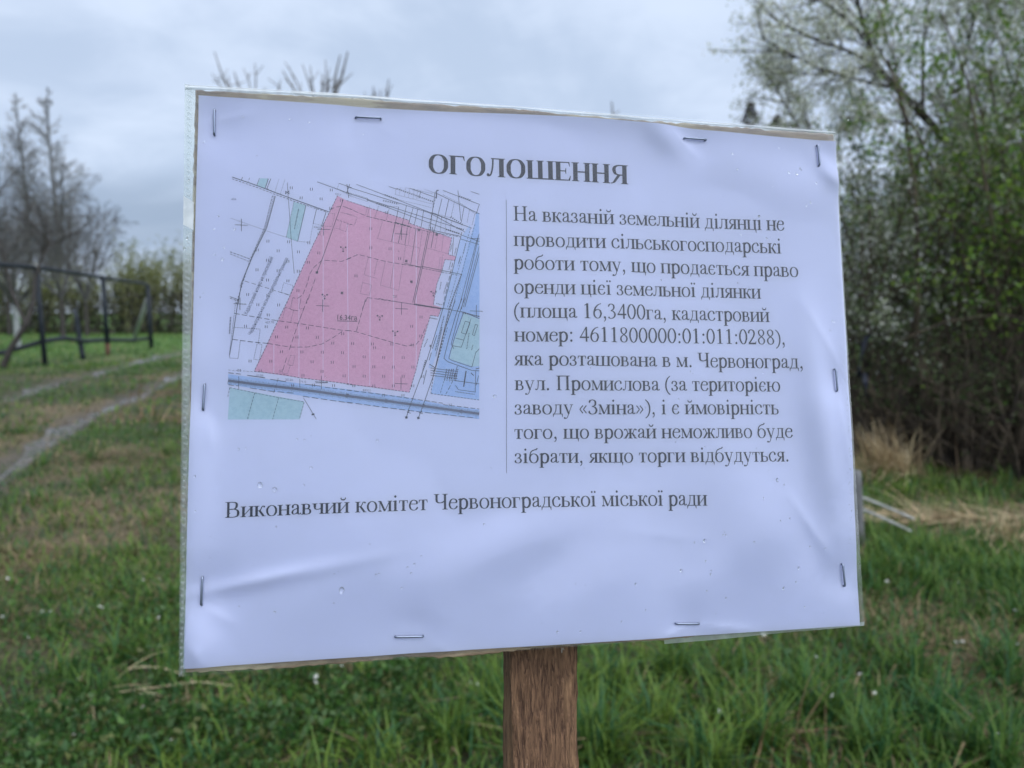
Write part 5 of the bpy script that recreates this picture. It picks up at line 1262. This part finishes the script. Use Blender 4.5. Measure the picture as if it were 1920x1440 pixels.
# navy plastic strips caught on a twig
M_NAVY = noise_mat('navy_plastic', (.003, .005, .012), (.007, .010, .022), (20, 20, 20), .45, .3, .01)
def rag():
    root = empty('plastic_rag', at(1612, 740, 4.55)); B = Vector(root.location)
    tag(root, 'torn navy blue plastic strips hanging in the thicket beside the notice', 'rag')
    for P, w in (([(1628, 628, 4.55), (1622, 640, 4.55), (1616, 665, 4.54), (1611, 690, 4.55), (1613, 706, 4.56)], .042), ([(1620, 700, 4.56), (1623, 716, 4.55), (1624, 728, 4.55), (1623, 740, 4.56)], .036), ([(1640, 632, 4.56), (1632, 634, 4.55), (1624, 637, 4.55)], .018)):
        Q = [at(*p) - B for p in P]; V, F = [], []
        for i, q in enumerate(Q):
            ww = w * (.8 + .3 * math.sin(i * 2.1)) / 2; n_ = Vector((math.cos(i * .5), math.sin(i * .5) * .5, .15)).normalized()
            t_ = Vector((-n_.y, n_.x, 0)).normalized() * .0018
            V += [q - n_ * ww - t_, q + n_ * ww - t_, q + n_ * ww + t_, q - n_ * ww + t_]
        for i in range(len(Q) - 1):
            for k in range(4): F.append([i * 4 + k, i * 4 + (k + 1) % 4, i * 4 + 4 + (k + 1) % 4, i * 4 + 4 + k])
        F.append([3, 2, 1, 0]); e_ = (len(Q) - 1) * 4; F.append([e_, e_ + 1, e_ + 2, e_ + 3])
        mesh('strip', V, F, M_NAVY, root)
rag()

# --- staghorn sumacs behind the notice
def sumac(px, Y, H, seed, label, forks, cones=(), spread=.8):
    x = xat(px, Y); root = empty('sumac_tree', (x, Y, 0)); tag(root, label, 'tree'); pl = Plant(seed); rn = pl.r; O = Vector((x, Y, 0))
    fork = Vector((0, 0, H * .38)); pl.segs.append((0, 0, -.05, *fork, .05, .036))
    hub = at(px, 420, Y) - O; pl.segs.append((*fork, *hub, .034, .026))
    for k in range(5):
        q = Vector((0, 0, -.05)).lerp(fork, .55 + .45 * k / 4) if k < 3 else fork.lerp(hub, .3 * (k - 2)); a = rn.uniform(-1.2, 1.2)
        pl.grow(q, (math.cos(a) * .55, math.sin(a) * .8, 1), H * rn.uniform(.12, .18), .016, 0, [3], 4, .08, .03, (.4, .7), start=.4, klen=(.5, .8), krad=.8, end=.6, minr=.006)
    for (tx, ty, bx, by, th) in forks:
        dy_ = rn.uniform(-.22, .22); t_ = at(tx, ty, Y + dy_) - O; b_0 = at(bx, by, Y + dy_ * .8) - O; m_ = hub.lerp(b_0, .55) + Vector((rn.gauss(0, .04), dy_ * .2, -.05))
        mid = b_0.lerp(t_, .5) + Vector((rn.gauss(0, .012), 0, rn.gauss(0, .01)))
        pl.segs += [(*hub, *m_, .020, .015 * th), (*m_, *b_0, .015 * th, .011 * th), (*b_0, *mid, .011 * th, .0085 * th), (*mid, *t_, .0085 * th, .0045 * th)]
        for k in range(2):
            q = b_0.lerp(t_, rn.uniform(.0, .55)); e_ = q + (t_ - b_0) * rn.uniform(.22, .42) + Vector((rn.gauss(0, .07), rn.gauss(0, .06), .0)); pl.segs.append((*q, *e_, .006 * th, .0035))
    pl.mesh('trunk', M_SUMAC, root)
    for (cx, cy, h, w) in cones:
        base = at(cx, cy, Y) - O; rg = np.random.default_rng(int(cx)); n = 420
        t = rg.random(n); a = rg.uniform(0, 6.283, n); rr = w * (1 - t) ** .7 * (.25 + .75 * np.minimum(1, t * 6)) * rg.uniform(.75, 1.15, n)
        P = np.stack([rr * np.cos(a), rr * np.sin(a), h * t], 1) + np.array(base)
        V, F, C = leaves(rg, P, .030, [(.05, .028, .028), (.085, .045, .042), (.03, .02, .022)], .9, .6); mesh('seed_head', V, F, M_LEAF, root, C)
        bm_ = []; k = base; q = Plant(int(cx)); q.segs = [(*(fork), *(fork.lerp(k, .6)), .02, .012), (*(fork.lerp(k, .6)), *k, .012, .008)]
        V, F = tubes(q.segs); mesh('fruit_stalk', V, F, M_SUMAC, root)
sumac(450, 8.6, 3.6, 201, 'bare sumac tree behind the notice, its left antler twigs above the top edge', [(402, 97, 428, 165, 1), (397, 138, 416, 166, .8), (439, 134, 450, 168, 1), (456, 127, 470, 172, .7), (478, 118, 479, 172, .8), (428, 140, 432, 166, .7), (500, 165, 492, 178, .6)])
sumac(590, 8.2, 3.6, 202, 'bare sumac tree with thick upright shoots above the middle of the notice', [(652, 97, 628, 182, 1.5), (638, 103, 624, 182, 1.3), (610, 112, 612, 180, .8), (605, 138, 603, 180, 1.2), (567, 120, 588, 182, .8), (582, 122, 590, 182, .7), (534, 116, 566, 180, .7), (530, 132, 560, 180, 1), (526, 150, 522, 180, .9), (622, 146, 612, 180, 1)])
sumac(715, 9.0, 3.4, 203, 'small bare sumac whose three short shoots just clear the notice', [(700, 162, 702, 195, 1), (729, 148, 726, 195, 1), (712, 167, 712, 195, .8), (684, 172, 688, 195, .7)])
sumac(1150, 9.0, 3.2, 204, 'slender sumac showing a single greenish shoot over the notice', [(1147, 190, 1149, 235, 1.3)])
sumac(1425, 7.4, 2.75, 205, 'sumac with dark red seed heads standing above the right end of the notice', [(1500, 262, 1480, 330, 1), (1360, 272, 1380, 340, 1)], [(1406, 238, .215, .085), (1456, 240, .10, .06)])

# --- far willow thicket and wood edge
def willow(seed, H, W_):
    root = empty('willow_bush', (0, 0, 0)); pl = Plant(seed); rn = pl.r
    for k in range(46):
        a = rn.uniform(0, 6.283); r = rn.random() ** .5 * W_
        pl.grow((r * math.cos(a), r * math.sin(a) * .7, -.1), (rn.gauss(0, .10), rn.gauss(0, .10), 1), H * rn.uniform(.55, 1.05), .022, 0, [8], 5, .05, .02, (.2, .55), start=.2, klen=(.25, .5), krad=.45, minr=.007)
    pl.mesh('stems', M_WILLOW, root)
    rg = np.random.default_rng(seed); P = np.array([t[0] for t in pl.tips]); P = np.repeat(P, 3, 0) + rg.normal(0, .09, (len(P) * 3, 3)); k = rg.random(len(P)) < np.clip(P[:, 2] / H * 1.6, .3, 1); P = P[k]
    V, F, C = leaves(rg, P, .13, [(.15, .18, .055), (.20, .225, .075), (.10, .12, .05), (.24, .25, .10)], .5, .5); mesh('foliage', V, F, M_LEAF, root, C)
    return root
def copy_tree(o, parent=None):
    c_ = o.copy(); COL.objects.link(c_); c_.parent = parent
    for ch in list(o.children): copy_tree(ch, c_)
    return c_
wp = [willow(301, 4.0, 1.6), willow(302, 3.7, 1.7)]; used = [False, False]
rn = random.Random(7)
WX = [-60, 40, 130, 205, 262, 318, 372, 440, 520, 600, 690, 780, 880, 980, 1090, 1200, 1310, 1420, 1530, 1640, 1750, 1870]
for i, px in enumerate(WX):
    k = i % 2; o = wp[k] if not used[k] else copy_tree(wp[k]); used[k] = True
    Y = 40 + rn.uniform(-2.5, 2.5); o.location = (xat(px, Y), Y, 0); o.rotation_euler = (0, 0, rn.uniform(0, 6)); s = rn.uniform(.85, 1.1) * (1.12 if px == 262 else 1); o.scale = (s * 1.1, s * 1.1, s)
    vis = px < 350
    tag(o, 'yellow-green willow bush in the hedge beyond the fence, left of the notice' if vis else 'yellow-green willow bush in the far hedge behind the notice and thicket', 'bush', 'willow bushes of the hedge beyond the fence' if vis else 'willow bushes hidden behind the notice')
# low dark undergrowth along the hedge foot
rng = np.random.default_rng(15)
n = 16000; x = rng.uniform(-36, 34, n); y = 37.5 + rng.normal(0, 1.0, n); zc = rng.random(n) ** 1.5 * 2.0
V, F, C = leaves(rng, np.stack([x, y, zc], 1), .26, [(.06, .056, .045), (.042, .04, .035), (.08, .072, .055), (.065, .08, .04)], .3, .45)
o = mesh('hedge_undergrowth', V, F, M_LEAF, None, C); tag(o, kind='stuff', cat='undergrowth', label='dark brambly undergrowth along the foot of the far hedge')

# --- birches and bare trees, left
def birch(px, Y, top, seed, label):
    x = xat(px, Y); H = (586 - top) / FPX * Y + 1; root = empty('birch_tree', (x, Y, 0)); tag(root, label, 'tree'); pl = Plant(seed); rn = pl.r
    P = [Vector((.10 * math.sin(i * .55 + seed), .10 * math.cos(i * .45 + seed), H * i / 10)) for i in range(11)]
    for i in range(10): pl.segs.append((*P[i], *P[i + 1], .20 * (1 - i / 11.5), .20 * (1 - (i + 1) / 11.5)))
    tr_n = len(pl.segs)
    V, F = tubes(pl.segs); mesh('trunk', V, F, M_BIRCH, root, smooth=True); pl.segs = []
    for k in range(95):
        t = .22 + .78 * (k + rn.random()) / 95; i = min(9, int(t * 10)); q = P[i].lerp(P[i + 1], t * 10 - i); a = rn.uniform(0, 6.283)
        pl.grow(q, (math.cos(a), math.sin(a), 1.25), (1.02 - t) ** .8 * H * rn.uniform(.10, .33), .024 * (1.2 - t), 0, [9, 6], 6, .06, -.02, (.3, .65), start=.15, klen=(.4, .7), minr=.0055)
    pl.mesh('crown', M_BTWIG, root)
birch(62, 48, 190, 401, 'tall slim bare birch, the left one of the pair behind the fence')
birch(118, 47, 182, 402, 'tall slim bare birch, the right one of the pair behind the fence')
birch(-70, 50, 150, 403, 'tall bare birch mostly outside the left edge of the photo')
def orchard(px, Y, H, W_, seed, label, lime=False, n=12, rad=.09, lean=(0, 0), kids=(8, 6, 3), mat=None):
    x = xat(px, Y); root = empty('bare_fruit_tree', (x, Y, 0)); tag(root, label, 'tree'); pl = Plant(seed); rn = pl.r
    b_ = Vector((0, 0, -.05)); f = Vector((lean[0], lean[1], H * .26)); pl.segs.append((*b_, *(b_.lerp(f, .5)), rad, rad * .9)); pl.segs.append((*(b_.lerp(f, .5)), *f, rad * .9, rad * .8))
    V, F = tubes(pl.segs); mesh('trunk', V, F, M_BARK, root, smooth=True)
    if lime:
        pl2 = [(0, 0, -.05, *(b_.lerp(f, .5)), rad * 1.06, rad * .96), (*(b_.lerp(f, .5)), *(b_.lerp(f, .98)), rad * .96, rad * .86)]
        V, F = tubes(pl2); mesh('whitewash_band', V, F, M_LIME, root, smooth=True)
    pl.segs = []
    for k in range(n):
        a = 6.283 * k / n + rn.gauss(0, .3); sp = rn.uniform(.35, 1.1) * W_ / H
        pl.grow(f, (math.cos(a) * sp + lean[0] * .3, math.sin(a) * sp, 1), H * rn.uniform(.55, .8), rad * .36, 0, list(kids), 6, .12, .015, (.4, .95), start=.15, klen=(.4, .65), minr=.0048)
    pl.mesh('crown', mat or M_TREE, root)
orchard(34, 22.5, 4.6, 3.2, 411, 'dark bare fruit tree with a whitewashed trunk behind the fence', True)
orchard(-60, 20, 5.0, 3.6, 412, 'dark bare fruit tree at the left edge beyond the fence')
orchard(120, 27, 5.6, 3.6, 413, 'dark bare tree with a wide twiggy crown in front of the birches')
orchard(165, 33, 5.4, 3.0, 415, 'bare bushy tree at the right foot of the birch pair')
orchard(20, 34, 6.4, 3.6, 416, 'tall dark bare tree left of the birch pair')
# leaning trunk just inside the left edge
pl = Plant(421); root = empty('leaning_tree', (xat(4, 14), 14, 0)); tag(root, 'dark leaning young tree in front of the fence at the left edge of the photo', 'tree'); O = Vector(root.location)
for P, r0, r1 in (([(2, 695, 14), (22, 650, 14), (48, 610, 14), (62, 570, 14.1), (66, 520, 14.2), (90, 450, 14.3)], .062, .024), ([(48, 610, 14), (20, 540, 14.1), (5, 470, 14.1), (-20, 400, 14.2)], .035, .015)):
    Q = [at(*p) - O for p in P]
    for i in range(len(Q) - 1): pl.segs.append((*Q[i], *Q[i + 1], r0 + (r1 - r0) * i / (len(Q) - 1), r0 + (r1 - r0) * (i + 1) / (len(Q) - 1)))
    pl.mesh('trunk' if r0 > .05 else 'limb', M_BARK, root); keep_ = Q; pl.segs = []
    for k in range(7): pl.grow(Q[-1].lerp(Q[-2], k / 8), (pl.r.gauss(0, .7), pl.r.gauss(0, .5), 1), pl.r.uniform(.5, 1.3), .016, 0, [6, 3], 5, .12, .01, minr=.004)
    pl.mesh('twigs', M_BARK, root); pl.segs = []

# --- pipe-and-post fence along the track
M_IRON = noise_mat('dark_painted_iron', (.008, .012, .018), (.022, .028, .034), (14, 14, 14), .6, .2, .004)
M_RUST = noise_mat('rusty_iron', (.07, .036, .024), (.13, .065, .042), (25, 25, 25), .85, .3, .004)
fx, fy = ground(85, 688); fence = empty('garden_fence', (fx, fy, 0)); FO = Vector((fx, fy, 0))
tag(fence, 'dark iron fence of leaning posts and rails along the grassy track, left of the notice', 'fence')
def bar(name, P, r, mat, n=8):
    V, F = tube_path([Vector(p) - FO for p in P], r, n); return mesh(name, V, F, mat, fence, smooth=True)
gA, gB, gC = ground(85, 686), ground(203, 667), ground(284, 653)
TA, TB, TC = at(68, 501, gA[1]), at(193, 520, gB[1]), at(277, 533.5, gC[1])
gL = ground(-165, 716); TLf = at(-150, 486, gL[1])
bar('post', [(gA[0], gA[1], -.1), tuple(TA)], .048, M_IRON)
b1 = Vector((gB[0], gB[1], -.1)); m1 = b1.lerp(TB, .2); pb = bar('post', [tuple(m1), tuple(TB)], .056, M_IRON); rb_ = bar('rusty_post_foot', [tuple(b1), tuple(m1)], .057, M_RUST)
bar('post', [(gC[0], gC[1], -.1), tuple(TC)], .062, M_IRON); bar('post', [(gL[0], gL[1], -.1), tuple(TLf)], .05, M_IRON)
mid1 = TA.lerp(TB, .5) + Vector((0, 0, .015)); bar('top_rail', [tuple(TLf), tuple(TA), tuple(TB), tuple(TC)], .040, M_IRON)
low = [at(-165, 668, gL[1]), at(0, 662, 14.2), at(40, 652, 14.4), at(80, 640, gA[1] + .1), at(120, 634, 15.6), at(160, 640, 16.6), at(200, 637, gB[1] + .1), at(240, 638, 19.4), at(280, 635, gC[1] + .1)]
bar('lower_rail', [tuple(p) for p in low], .046, M_IRON)
gD = ground(249, 642); bar('brace', [(gD[0], gD[1], -.05), tuple(at(276, 562, gC[1] + .06))], .065, M_LIME)
cap_v, cap_f = drop_mesh(10, 4); o = mesh('post_cap', [(v[0] * .07, v[1] * .07, v[2] * .10) for v in cap_v], cap_f, M_PALEW, fence, smooth=True); o.location = TA - FO + Vector((0, 0, -.005))
gS = ground(157, 674); stick('leaning_post', (gS[0], gS[1], -.1), tuple(at(140, 578, gS[1])), .055, M_IRON, 'short dark leaning post standing between the fence posts', 'post', 0)
